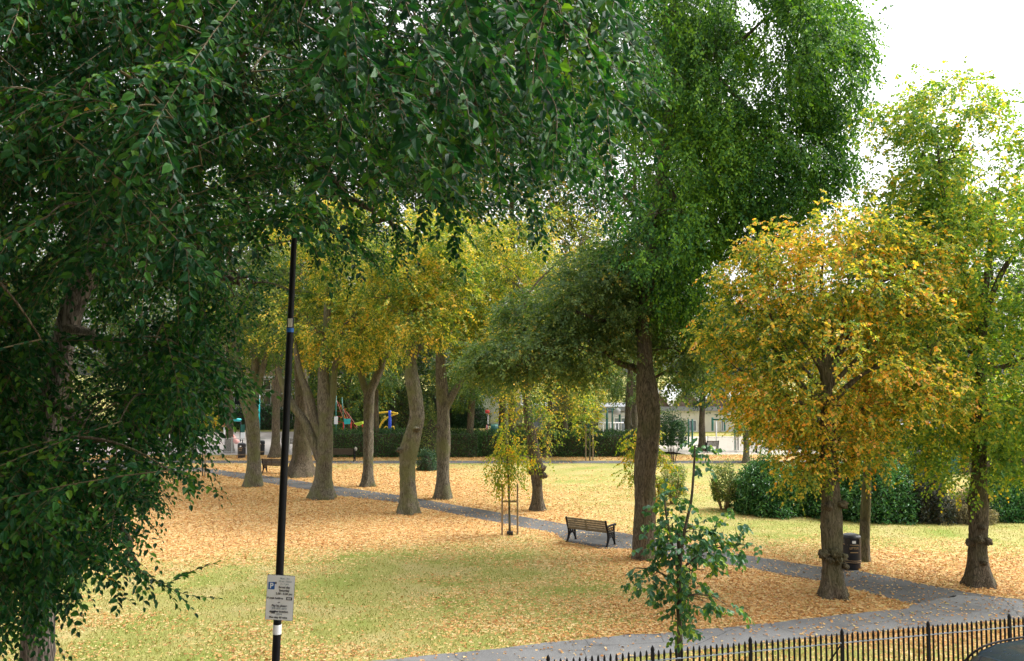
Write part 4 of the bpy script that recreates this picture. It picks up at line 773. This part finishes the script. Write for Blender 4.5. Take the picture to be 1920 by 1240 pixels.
# ------------------------------------------------------------ text
def text(name, s, size, mat, parent, M4, bold=0.0, ext=.0015, align='CENTER', sx=1.0):
    cu = bpy.data.curves.new(name, 'FONT'); cu.body = s; cu.size = size; cu.extrude = ext; cu.offset = bold; cu.align_x = align; cu.align_y = 'CENTER'
    o = bpy.data.objects.new(name, cu); COL.objects.link(o); me = bpy.data.meshes.new_from_object(o); bpy.data.objects.remove(o); bpy.data.curves.remove(cu)
    me.transform(M4 @ Matrix.Diagonal((sx, 1, 1, 1))); me.materials.clear(); ob = link(name, me, mat, parent); return ob
RX90 = Matrix.Rotation(R(90), 4, 'X')

# ------------------------------------------------------------ litter bins
def bin_(label, px, py, d=.5, h=.98, rz=0, letters=True):
    b = G(px, py); root = empty('litter_bin', (b[0], b[1], 0), label, 'litter bin', 'black litter bins', rz); r = d / 2
    MB().lathe([(r * .90, 0), (r * .92, .03), (r * .94, .16), (r, .18), (r, .70 * h)], n=32).build('drum', M['binb'], root, smooth=False)
    MB().lathe([(r * .86, .70 * h), (r * .86, .87 * h)], n=32).build('inner_liner', M['ink'], root)
    hd = MB()
    for i in range(4):
        a = i * math.pi / 2 + math.pi / 4; hd.box((r * .95 * math.cos(a), r * .95 * math.sin(a), .785 * h), (.035, .14, .17 * h), Matrix.Rotation(a, 4, 'Z'))
    hd.lathe([(r * 1.02, .86 * h), (r * 1.03, .90 * h), (r * 1.0, .93 * h), (r * .86, .965 * h), (r * .5, .992 * h), (r * .02, h)], n=32)
    hd.build('hood', M['binb'], root)
    for z in (.205, .255, .70 * h, .865 * h): MB().lathe([(r * 1.012, z), (r * 1.022, z + .006), (r * 1.012, z + .012)], n=32).build('band', M['gold'], root)
    MB().box((-.01, -r * .875, .785 * h), (.10, .01, .075)).build('notice', M['signw'], root)
    if letters:
        text('lettering', 'LITTER', .085, M['gold'], root, Matrix.Translation((-.02, -r * 1.01, .62 * h)) @ RX90, .002, .003)
        MB().box((-.02, -r * 1.003, .50 * h), (.22, .008, .022)).build('crest_line', M['gold'], root)
    return root
bin_('black litter bin with gold lettering and bands behind the orange lime trunk', 1597, 1066, .52, 1.0)
bin_('black litter bin left of the forked lime by the far path', 453, 859, .52, 1.0)
bin_('black litter bin peeping out right of the forked lime', 489, 853, .52, 1.0, 0, False)

# ------------------------------------------------------------ black pole with parking sign
def pole():
    D = 12.0; k = D / F; b = P(512, 1447, D); base = np.array([b[0], D, 0.]); top = P(552, 436, D) - base
    bt = (P(517, 1240, D) - base); ax = nrm(top - bt); foot = bt - ax * (bt[2] / ax[2])
    root = empty('sign_pole', base + np.array([foot[0], 0, 0]), 'tall slightly leaning black pole carrying a white parking sign', 'pole'); o = foot * np.array([1, 0, 0])
    A = lambda z: foot - o + ax * (z / ax[2])
    m = MB(); zs = [0, .9, 1.0, 3.2, 5.0, 6.35, 6.4, top[2] - .05, top[2]]; rs = [.075, .075, .056, .054, .05, .048, .042, .040, .03]
    m.tube(np.array([A(z) for z in zs]), rs, 20); m.build('shaft', M['polep'], root, smooth=False)
    MB().tube(np.array([A(z) for z in (top[2], top[2] + .03, top[2] + .07)]), [.046, .05, .02], 16).build('cap', M['iron'], root)
    MB().tube([A(2.0), A(2.13)], [.058, .058], 20).build('white_collar', M['signw'], root)
    z1 = P(547, 606, D)[2]; MB().box(A(z1) + np.array([.01, -.056, 0]), (.055, .018, .12)).build('cable_tag', M['cream'], root)
    MB().tube([A(z1 - .13), A(z1 - .07)], [.052, .052], 20).build('blue_tape', M['signb'], root)
    # sign
    c = P(525, 1121, D - .1) - base - o; sw, sh = .375, .60
    Mx = Matrix.Translation(tuple(c)) @ Matrix.Rotation(R(2.6), 4, 'Y') @ Matrix.Rotation(R(-3), 4, 'Z')
    def quad(name, x, z, w_, h_, mat, dep, th=.003, rad=.012):
        bm = bmesh.new(); n = 5; pts = []
        for cx, cz, a0 in ((w_ / 2 - rad, h_ / 2 - rad, 0), (-w_ / 2 + rad, h_ / 2 - rad, 90), (-w_ / 2 + rad, -h_ / 2 + rad, 180), (w_ / 2 - rad, -h_ / 2 + rad, 270)):
            for i in range(n): a = R(a0 + 90 * i / (n - 1)); pts.append((cx + rad * math.cos(a), cz + rad * math.sin(a)))
        mb = MB(); mb.prism(np.array(pts) + np.array([x, z]), dep - th, dep); V = mb.v[0]; V4 = np.c_[V, np.ones(len(V))] @ np.array(Mx).T; mb.v[0] = V4[:, :3]; bm.free(); return mb.build(name, mat, root)
    quad('sign_back', 0, 0, sw + .012, sh + .012, M['edge'], .006, .004); quad('sign_plate', 0, 0, sw, sh, M['signw'], 0, .003); quad('parking_symbol', -sw / 2 + .062, .158, .088, .098, M['signb'], -.0045, .002, .006)
    def tx(s, x, z, size, mat='ink', bold=.0008, sx=1.0): text('lettering', s, size, M[mat], root, Mx @ Matrix.Translation((x, -.0065, z)) @ RX90, bold, .0008, sx=sx)
    tx('P', -sw / 2 + .062, .155, .10, 'signw', .003)
    tx('Mon - Fri', .055, .262, .034, 'inkg'); tx('10 am - Noon', .062, .224, .032, 'inkg'); tx('2 - 6 pm', .055, .188, .034, 'inkg')
    tx('Event day', .055, .143, .041, 'ink', .0012); tx('Saturday', .055, .100, .041, 'ink', .0012); tx('2.00 - 5.30 pm', .055, .055, .039, 'ink', .0012)
    tx('Permit holders', -.065, -.008, .037, 'ink', .0012); quad('permit_box', sw / 2 - .058, -.006, .085, .04, M['ink'], -.0045, .002, .004); tx('HV1', sw / 2 - .058, -.008, .034, 'signw', .001)
    tx('or', -.01, -.062, .034); tx('Pay by phone', 0, -.108, .040, 'ink', .0012); tx('020 3046 0010', 0, -.145, .034, 'inkg'); tx('quoting location', -.005, -.186, .040, 'ink', .0012); tx('60214', 0, -.224, .034, 'inkg'); tx('Max stay 30 mins', -.01, -.266, .036, 'ink', .001)
    for dz in (.2, -.2): MB().box(A(c[2] + dz) + np.array([0, -.05, 0]), (.13, .10, .03)).build('clamp', M['edge'], root)
pole()

# ------------------------------------------------------------ iron railing at the street
def railing():
    root = empty('iron_railing', (RL0[0], RL0[1], 0), 'black spiked iron railing with worn top rail along the pavement', 'railing'); rot = Matrix.Rotation(math.atan2(RLd[1], RLd[0]), 4, 'Z'); root.rotation_euler = (0, 0, math.atan2(RLd[1], RLd[0]))
    sp = 1.805; posts = [i * sp for i in range(-6, 8)]; s0, s1 = posts[0], posts[-1]
    def bar(mb, x, r=.0095, h=1.04):
        mb.lathe([(r, .08), (r, h - .16), (r * 1.0, h - .13), (r * 1.25, h - .09), (r * .9, h - .03), (r * .15, h)], (x, 0, 0), 8)
    rest = MB(); rng = random.Random(3)
    for i in range(len(posts) - 1):
        for j in range(1, 17):
            x = posts[i] + sp * j / 17
            if -2.05 < x < 7.4: m = MB(); bar(m, x + rng.uniform(-.004, .004), .018, 1.04 + rng.uniform(-.006, .006)); m.build('bar', M['iron'], root, smooth=True)
            else: bar(rest, x, .0155)
    rest.build('bar', M['iron'], root, smooth=True)['kind'] = 'stuff'
    for x in posts:
        m = MB(); m.box((x, 0, .45), (.05, .05, 1.1)); m.lathe([(.026, 1.0), (.03, 1.02), (.034, 1.045), (.026, 1.075), (.012, 1.10), (.002, 1.115)], (x, 0, 0), 12); m.build('post', M['iron'], root)
    for z, t, mt in ((.865, .034, 'rail'), (.14, .03, 'iron')): 
        m = MB(); m.box(((s0 + s1) / 2, 0, z), (s1 - s0, .045 if z > .5 else .03, .012)); m.build('top_rail' if z > .5 else 'bottom_rail', M[mt], root)
    m = MB(); m.bar((posts[8] - .02, .03, .80), (posts[8] - .12, .62, .0), .014); m.build('brace', M['iron'], root)
railing()

# ------------------------------------------------------------ parked car (only its roof reaches into the picture)
def car():
    ang = math.atan2(RLd[1], RLd[0]); c = RL0 + RLd * 4.0 + RLn * -2.78
    root = empty('parked_car', (c[0], c[1], 0), 'dark blue grey parked car whose roof shows at the bottom right corner', 'car', None, ang)
    L = 4.1; xs = [0, .06, .25, .55, 1.0, 1.6, 2.4, 2.85, 3.2, 3.7, 4.0, L]
    belt = [.62, .80, .90, .93, .94, .94, .93, .92, .88, .80, .66, .5]; wid = [.70, .78, .84, .86, .87, .88, .88, .87, .86, .83, .74, .6]
    m = MB(); rows = []
    for x, bz, w_ in zip(xs, belt, wid):
        sec = [(-w_ * .9, .22), (-w_, .40), (-w_, .62 * bz + .1), (-w_ * .96, bz), (-w_ * .5, bz + .02), (0, bz + .03), (w_ * .5, bz + .02), (w_ * .96, bz), (w_, .62 * bz + .1), (w_, .40), (w_ * .9, .22)]; rows.append([(x, y, z) for y, z in sec])
    V = np.array(rows).reshape(-1, 3); n = 11; m.add(V, grid_faces(len(xs), n)); m.f.append(np.arange(n)[None, ::-1]); m.f.append(np.arange(n)[None] + len(V) - n)
    m.build('body', M['carp'], root, smooth=True)
    gx = [.12, .42, .8, 1.5, 2.2, 2.55, 3.15]; top = [.93, 1.28, 1.43, 1.47, 1.43, 1.36, .93]; tw = [.74, .66, .62, .61, .62, .64, .76]; rows = []
    for x, tz, w_ in zip(gx, top, tw):
        h = tz - .92; sec = [(-.83, .90), (-.83 + (.83 - w_) * .55, .92 + h * .55), (-w_, tz - .05 * (h > .1)), (-w_ * .6, tz), (0, tz + .012), (w_ * .6, tz), (w_, tz - .05 * (h > .1)), (.83 - (.83 - w_) * .55, .92 + h * .55), (.83, .90)]; rows.append([(x, y, z) for y, z in sec])
    m = MB(); V = np.array(rows).reshape(-1, 3); m.add(V, grid_faces(len(gx), 9)); m.build('windows', M['glass'], root, smooth=True)
    rx = [.44, .50, .8, 1.5, 2.2, 2.48]; tz = [1.30, 1.345, 1.435, 1.482, 1.44, 1.39]; rw = [.60, .64, .635, .625, .63, .60]; ys = np.linspace(-1, 1, 11)
    Vt = np.array([[(x, w_ * y, z - .045 * abs(y) ** 3) for y in ys] for x, z, w_ in zip(rx, tz, rw)]).reshape(-1, 3); Vb = Vt - np.array([0, 0, .035]); m = MB(); fg = grid_faces(6, 11, False)
    m.add(np.vstack([Vt, Vb]), [fg, fg[:, ::-1] + 66]); o = m.build('roof', M['carp'], root, smooth=True)
    for sy in (-1, 1):
        m = MB(); m.tube(smooth_line([(.2, sy * .80, .98), (.46, sy * .66, 1.31), (.85, sy * .655, 1.41), (1.5, sy * .65, 1.45), (2.3, sy * .655, 1.40), (3.12, sy * .80, .95)], 5), np.full(26, .018), 6); m.build('roof_rail', M['iron'], root, smooth=True)
        for x in (.75, 3.25):
            wm = MB(); a = np.linspace(0, 2 * math.pi, 20, endpoint=False)
            t = MB(); t.lathe([(.20, -.10), (.30, -.10), (.32, -.06), (.32, .06), (.30, .10), (.20, .10)], n=24); t.v[0] = t.v[0][:, [0, 2, 1]] + np.array([x, sy * .80, .32]); w1 = t.build('wheel', M['tyre'], root)
            r_ = MB(); r_.lathe([(.02, -.09), (.2, -.085), (.2, .085), (.02, .09)], n=20); r_.v[0] = r_.v[0][:, [0, 2, 1]] + np.array([x, sy * .80, .32]); r_.build('rim', M['chrome'], w1)
        MB().box((.03, sy * .6, .72), (.08, .2, .16)).build('tail_light', M['rlamp'], root, bevel=.02); MB().box((4.0, sy * .52, .60), (.12, .26, .12)).build('headlight', M['hlamp'], root, bevel=.02)
        MB().box((2.85, sy * .95, .98), (.10, .18, .12)).build('mirror', M['carp'], root, bevel=.03)
    MB().box((-.01, 0, .45), (.02, .5, .11)).build('number_plate', M['signw'], root)
car()

# ------------------------------------------------------------ buildings
def windows(root, rects, y, mat='glass', frame='white', name='window'):
    for (x0, x1, z0, z1) in rects:
        f = MB(); t = .07
        for cx, cz, w_, h_ in (((x0 + x1) / 2, z0, x1 - x0, t), ((x0 + x1) / 2, z1, x1 - x0, t), (x0, (z0 + z1) / 2, t, z1 - z0 - t), (x1, (z0 + z1) / 2, t, z1 - z0 - t), ((x0 + x1) / 2, (z0 + z1) / 2, t * .7, z1 - z0 - t)): f.box((cx, y - .05, cz), (w_, .12, h_))
        fo = f.build(name, M[frame], root); MB().box(((x0 + x1) / 2, y - .01, (z0 + z1) / 2), (x1 - x0 - .04, .03, z1 - z0 - .04)).build('pane', M[mat], fo)
# brick flats behind the playground
def flats():
    D = 88; x0, x1 = (300 - 960) * D / F, (600 - 960) * D / F; W = x1 - x0
    r = empty('brick_building', ((x0 + x1) / 2, D, 0), 'tan brick flats with white balcony bands behind the playground at the left', 'building')
    MB().box((0, 5, 4.6), (W, 10, 9.4)).build('wall', M['brick'], r); MB().box((0, 5, 9.45), (W + .6, 10.6, .3)).build('roof', M['roofg'], r)
    for z in (2.0, 3.55, 5.2, 7.2): MB().box((1.5, -.08, z), (W - 4, .35, .22)).build('white_band', M['white'], r)
    windows(r, [(x, x + 1.5, z, z + 1.05) for z in (.6, 2.35, 3.9, 5.8, 7.7) for x in np.arange(-W / 2 + 1, W / 2 - 2, 3.0)], 0)
flats()
def school():
    D = 82; k = D / F; px = lambda x: (x - 960) * k; z = lambda y: CAMZ + (700 - y) * k
    r = empty('school_building', (px(1200), D, 0), 'long low pale school building with zigzag white gables behind the court', 'building'); ox = px(1200)
    X = lambda x: px(x) - ox; xa, xb = X(985), X(1470)
    MB().box(((xa + xb) / 2, 5, z(770) / 2), (xb - xa, 10, z(770))).build('wall', M['cream'], r)
    MB().box(((X(1120) + X(1240)) / 2, -.2, z(790)), (X(1240) - X(1120), .3, 1.7)).build('grey_panel', M['render'], r)
    MB().prism([(xa - .4, z(770) + .0), (xb + .4, z(770)), (xb + .4, z(762)), (xa - .4, z(762))], -.5, 10.5).build('roof', M['roofg'], r)
    for i, x in enumerate((1225, 1285, 1345, 1405)):
        c = X(x); w_ = 60 * k / 2 * .98; h0, h1 = z(762), z(728)
        g = MB(); g.prism([(c - w_, h0), (c + w_, h0), (c, h1)], -.2, 9); go = g.build('gable', M['roof'], r)
        for sx in (-1, 1):
            b = MB(); p0 = np.array([c + sx * w_, h0]); p1 = np.array([c, h1]); b.prism([p0, p1, p1 + [0, .38], p0 + [sx * .1, .36]], -.5, 9.2); b.build('bargeboard', M['white'], go)
    MB().prism([(X(1040), z(770)), (X(1130), z(770)), (X(1115), z(745)), (X(1055), z(745))], -.2, 9).build('hipped_roof', M['roof'], r)
    windows(r, [(X(a), X(b), z(807), z(783)) for a, b in ((1150, 1175), (1185, 1215), (1000, 1030))] , -.37, 'glassb'); windows(r, [(X(a), X(b), z(808), z(788)) for a, b in ((1350, 1358), (1256, 1270), (1290, 1304), (1410, 1424))], 0, 'glassb')
school()
def hall():
    D = 48; k = D / F; b = empty('park_hut', ((1790 - 960) * k, D, 0), 'dark low hut with grey roof glimpsed between the orange and gold crowns', 'building')
    MB().box((0, 2.5, 1.2), (7.5, 5, 2.5)).build('wall', M['slatd'], b); MB().prism([(-4.1, 2.46), (4.1, 2.46), (3.8, 2.75), (-3.8, 2.75)], -.4, 5.4).build('roof', M['roofg'], b)
    windows(b, [(-2.6, -1.4, 1.0, 1.9), (1.2, 2.4, 1.0, 1.9)], 0, 'glass', 'slatd'); MB().box((-.3, -.03, 1.0), (.9, .06, 2.0)).build('door', M['greenp'], b)
hall()
def shade_terrace():
    # house added out of view behind the camera, to shade the near foliage
    b = empty('unseen_shade_house', (0, -.75, 0), 'unseen brick terraced house added behind the camera to shade the near foliage', 'building')
    m = MB(); m.box((0, -4, 5.2), (34, 8, 10.4)); m.build('wall', M['brick'], b); MB().prism([(-17.3, 10.45), (17.3, 10.45), (17.3, 13.0), (-17.3, 13.0)], -6, -2.5).build('roof', M['roofg'], b)
    windows(b, [(x, x + 1.3, z, z + 1.7) for z in (1.0, 4.6, 7.8) for x in (-14, -10.5, -6, -2.5, 1.5, 5, 9.5, 13)], .07)
    for x in (-8.2, 3.4, 11.6): MB().box((x, .04, 1.05), (1.0, .08, 2.1)).build('door', M['signb'], b)
shade_terrace()
def white_block():
    D = 92; k = D / F; b = empty('white_building', ((915 - 960) * k, D, 0), 'bright white building glimpsed between dark trunks above the hedge', 'building')
    MB().box((0, 4, 2.6), (7.4, 8, 5.2)).build('wall', M['white'], b); MB().box((0, 4, 5.3), (7.8, 8.4, .2)).build('roof', M['roofg'], b); windows(b, [(-3.2, -1.8, .9, 2.2), (1, 2.2, 2.6, 3.8), (-3.0, -1.8, 2.8, 4.0)], 0, 'glassb', 'render')
white_block()

# ------------------------------------------------------------ court fences, frames, playground
def frame_thing(name, label, cat, D, items, group=None):
    """items: (part name, material, radius m, [(px,py,dd) ...])"""
    k = D / F; x0 = items[0][3][0][0]; c = (P(x0, 700, D)[0], D, 0); r = empty(name, c, label, cat, group)
    for nm, mt, rad, pts in items:
        q = np.array([P(p[0], p[1], D + (p[2] if len(p) > 2 else 0)) for p in pts]) - np.array(c); q[:, 2] = np.maximum(q[:, 2], .0)
        if len(q) > 2: q = smooth_line(q, 6)
        MB().tube(q, np.full(len(q), rad), 8).build(nm, M[mt], r, smooth=True)
    return r
gb = lambda D: 700 + CAMZ * F / D
frame_thing('goal_frame', 'green steel goal frame with dark back post in front of the pale wall', 'goal frame', 62, [('post', 'greenp', .06, [(1378, gb(62)), (1378, 786)]), ('post', 'greenp', .09, [(1336, 808, 6), (1336, 783, 6)]), ('crossbar', 'greenp', .06, [(1336, 787), (1378, 787)]), ('back_post', 'iron', .05, [(1384, gb(62)), (1384, 779)]), ('back_bar', 'greenp', .04, [(1340, 778), (1384, 778)]), ('white_post', 'white', .045, [(1343, gb(62)), (1343, 790)]), ('back_post', 'greenp', .07, [(1359, 808, 10), (1359, 786, 10)])])
frame_thing('court_fence', 'tall dark green court posts and bar behind the hedge left of the big trunk', 'fence', 66, [('post', 'greenp', .09, [(1138, gb(66)), (1138, 766)]), ('post', 'greenp', .06, [(1148, gb(66)), (1148, 766)]), ('post', 'greenp', .08, [(1162, 792), (1162, 766)]), ('top_bar', 'greenp', .04, [(1138, 767), (1165, 767)]), ('hoop_panel', 'render', .25, [(1152, 772), (1163, 772)])])
frame_thing('court_fence', 'close pair of green posts right of the big middle trunk', 'fence', 64, [('post', 'greenp', .06, [(1291, gb(64)), (1291, 786)]), ('post', 'greenp', .07, [(1298, gb(64)), (1298, 786)])])
frame_thing('gate', 'short dark green slatted gate above the hedge beside the small staked sapling', 'gate', 64, [('post', 'greenp', .05, [(x, gb(64)), (x, 793)]) for x in (1092, 1096, 1100, 1104)] + [('top_bar', 'greenp', .06, [(1091, 794), (1105, 794)])])
frame_thing('handrail', 'white tubular handrail in front of the grey wall panel behind the hedge', 'handrail', 70, [('rail', 'white', .05, [(1124, 793), (1175, 793)])] + [('post', 'white', .035, [(x, gb(70)), (x, 793)]) for x in (1131, 1145, 1154, 1160, 1175)])
frame_thing('lamp_post', 'dark post at the right end of the court beside the orange foliage', 'post', 60, [('shaft', 'iron', .07, [(1418, gb(60)), (1418, 790)]), ('cap', 'iron', .12, [(1418, 790), (1418, 785)])])
def mesh_fence(label, pa, pb, D, top, n, mt='white'):
    k = D / F; a = P(pa, 700, D)[0]; b = P(pb, 700, D)[0]; r = empty('low_fence', (a, D, 0), label, 'fence'); L = b - a; m = MB()
    for i in range(n): m.box((L * i / (n - 1), 0, top / 2), (.02, .02, top))
    m.build('mesh_panel', M[mt], r); q = MB(); q.box((L / 2, 0, top), (L, .03, .04)); q.box((L / 2, 0, .1), (L, .03, .04)); q.build('rails', M[mt], r)
    for i in range(int(L / 2) + 1): MB().box((min(L, 2. * i), .04, top / 2 + .05), (.06, .06, top + .1)).build('post', M[mt], r)
mesh_fence('low pale mesh fence in front of the playground at the left', 330, 612, 60, 1.05, 140, 'render')
mesh_fence('low grey mesh fence in front of the school court', 1326, 1430, 60.5, 1.1, 56, 'render')
frame_thing('slide', 'faded red curved slide and climbing frame at the far left', 'slide', 68, [('slide_rail', 'pink', .12, [(421, 775), (428, 800), (438, 820), (446, 828)]), ('slide_rail', 'pink', .10, [(418, 800), (426, 770), (430, 790)]), ('chute', 'pink', .2, [(432, 818), (443, 828), (446, 831)]), ('ladder_post', 'white', .07, [(421, gb(68)), (421, 800)])])
frame_thing('swing_frame', 'turquoise beam on a dark post beside the red slide', 'swing frame', 70, [('post', 'iron', .06, [(451, gb(70)), (451, 788)]), ('beam', 'turq', .13, [(431, 787), (452, 788)]), ('post', 'turq', .09, [(431, gb(70)), (431, 787)])])
frame_thing('play_post', 'tall turquoise play post in front of the brick flats', 'play post', 74, [('shaft', 'turq', .17, [(484, gb(74)), (484, 745)]), ('cap', 'white', .18, [(484, 748), (484, 742)])])
n_ = empty('notice_board', (P(457, 700, 63)[0], 63, 0), 'green and white notice on the left flank of the forked lime', 'sign')
MB().box((0, 0, .9), (.06, .06, 1.8)).build('post', M['iron'], n_); MB().box((0, -.05, 1.55), (.3, .03, .55)).build('green_panel', M['greenp'], n_); MB().box((0, -.05, 1.0), (.3, .03, .5)).build('white_panel', M['signw'], n_)
cl = [('mast', 'greenp', .06, [(630, gb(70)), (630, 742)]), ('mast', 'greenp', .04, [(648, gb(70)), (641, 745)])]
for i in range(5): cl.append(('net_rope', 'red' if i % 2 else 'pink', .014, [(630 + i * 5, 748 + i * 6), (648 + i * 6, 796 + i * 2)]))
for i in range(4): cl.append(('net_rope', 'red', .012, [(628, 760 + 10 * i), (645 + 4 * i, 764 + 10 * i)]))
frame_thing('climbing_net', 'red rope climbing net on thin masts above the hedge', 'climbing frame', 70, cl)
pf = empty('play_tower', (P(652, 700, 68)[0], 68, 0), 'small play tower with turquoise panel and lime roof above the hedge', 'play tower')
k_ = 68 / F
MB().box((0, 0, 5.6 - 90 * k_), (.5, .06, .42)).build('turquoise_panel', M['turq'], pf); MB().box((-.9, 0, 5.6 - 88 * k_), (.28, .06, .6)).build('white_panel', M['white'], pf)
MB().prism([(.6, 5.6 - 93 * k_), (1.25, 5.6 - 90 * k_), (1.3, 5.6 - 94 * k_), (.95, 5.6 - 98 * k_)], -.5, .5).build('lime_roof', M['lime'], pf)
for x, mt in ((-.3, 'red'), (.3, 'red'), (.75, 'pink'), (1.2, 'red')): MB().tube([(x, 0, 0), (x, 0, 5.6 - 92 * k_)], [.05, .05], 8).build('post', M[mt], pf)
MB().box((0, .1, 1.0), (.9, .5, .08)).build('deck', M['greenp'], pf)
frame_thing('climbing_arch', 'yellow arched climber around a bright blue pole above the hedge', 'climbing frame', 68, [('blue_pole', 'blue', .13, [(731, gb(68)), (731, 770)]), ('arch', 'yel', .07, [(700, 778), (715, 774), (731, 773), (746, 776)]), ('arch', 'yel', .08, [(711, 803), (718, 790), (730, 781), (746, 775)]), ('arch', 'yel', .06, [(700, 778), (704, 790), (711, 803), (712, 818)]), ('ring', 'yel', .045, [(720, 808), (721, 802), (725, 800), (728, 803), (729, 808)]), ('ring', 'yel', .045, [(732, 808), (733, 802), (737, 800), (740, 804), (739, 809)]), ('tray', 'turq', .12, [(708, 806), (716, 809), (727, 813)])])
frame_thing('swing_frame', 'small red A frame swing with dark green panel above the hedge by the weeping sapling', 'swing frame', 68, [('leg', 'pink', .06, [(918, gb(68)), (913, 797)]), ('leg', 'pink', .06, [(909, gb(68)), (913, 797)]), ('top_bar', 'iron', .06, [(913, 797), (938, 797)]), ('panel', 'greenp', .45, [(920, 806), (934, 806)]), ('leg', 'pink', .05, [(938, gb(68)), (938, 797)])])
frame_thing('round_sign', 'red and orange round sign on a thin pale post before the white building', 'sign', 74, [('post', 'render', .05, [(915, gb(74)), (915, 776)]), ('disc', 'red', .2, [(914, 775), (914, 769)])])

# ------------------------------------------------------------ fallen leaves and grass
def inpoly(x, y, poly):
    c = np.zeros(x.shape, bool); n = len(poly); j = n - 1
    for i in range(n):
        xi, yi = poly[i]; xj, yj = poly[j]
        c ^= ((yi > y) != (yj > y)) & (x < (xj - xi) * (y - yi) / (yj - yi + 1e-12) + xi); j = i
    return c
PP1 = UPg + LOg[::-1]; PP2 = [tuple(p) for p in [G(2400, 1166)[:2], G(1925, 1126)[:2], G(1800, 1117)[:2]] + low + lowb[::-1]]
def on_path(x, y): return inpoly(x, y, PP1) | inpoly(x, y, PP2) | ((y > 53.3) & (y < 54.9))
def fallen():
    rng = np.random.default_rng(9); n = 420000
    y = 13.2 + (60 - 13.2) * rng.uniform(0, 1, n) ** 1.5; x = rng.uniform(-.66, .66, n) * (y + 3)
    front = ((np.stack([x, y], 1) - RL0) @ RLn) > .02
    l = litter(x, y); pr = np.clip(l * 1.1, .05, 1) ** 1.3; pth = on_path(x, y)
    pr = np.where(pth, .05 + .08 * (l > .6), pr)
    keep = (rng.uniform(size=n) < pr) & front; x, y = x[keep], y[keep]; n = len(x)
    a = rng.uniform(0, 6.28, n); d = np.stack([np.cos(a), np.sin(a), rng.normal(size=n) * .18], 1); nn = np.stack([rng.normal(size=n) * .35, rng.normal(size=n) * .35, np.ones(n)], 1)
    p = np.stack([x, y, .016 + rng.uniform(0, .02, n)], 1); V, Fq = leaves(p, d, nn, rng.uniform(.045, .085, n) * (1 + np.clip(y - 30, 0, 30) / 50), .75, T_KITE)
    tag(link('fallen_leaves', bigmesh('fallen_leaves', V, Fq, rng.uniform(0, 1, n)), M['litter']), 'orange and tan fallen leaves scattered over lawn and path edges', 'fallen leaves', kind='stuff')
    n = 170000; y = 13.0 + 30 * rng.uniform(0, 1, n) ** 1.6; x = rng.uniform(-.66, .66, n) * (y + 3); front = ((np.stack([x, y], 1) - RL0) @ RLn) > .02
    keep = (~on_path(x, y)) & front & (rng.uniform(size=n) < (1.1 - litter(x, y))); x, y = x[keep], y[keep]; n = len(x)
    a = rng.uniform(0, 6.28, n); d = np.stack([rng.normal(size=n) * .5, rng.normal(size=n) * .5, np.ones(n)], 1); nn = np.stack([np.cos(a), np.sin(a), 0 * a], 1)
    V, Fq = leaves(np.stack([x, y, np.full(n, .0)], 1), d, nn, rng.uniform(.03, .075, n), .3, T_KITE)
    tag(link('grass', bigmesh('grass', V, Fq, rng.uniform(0, 1, n)), M['grassb']), 'short dry yellow green grass of the park lawn', 'grass', kind='stuff')
fallen()
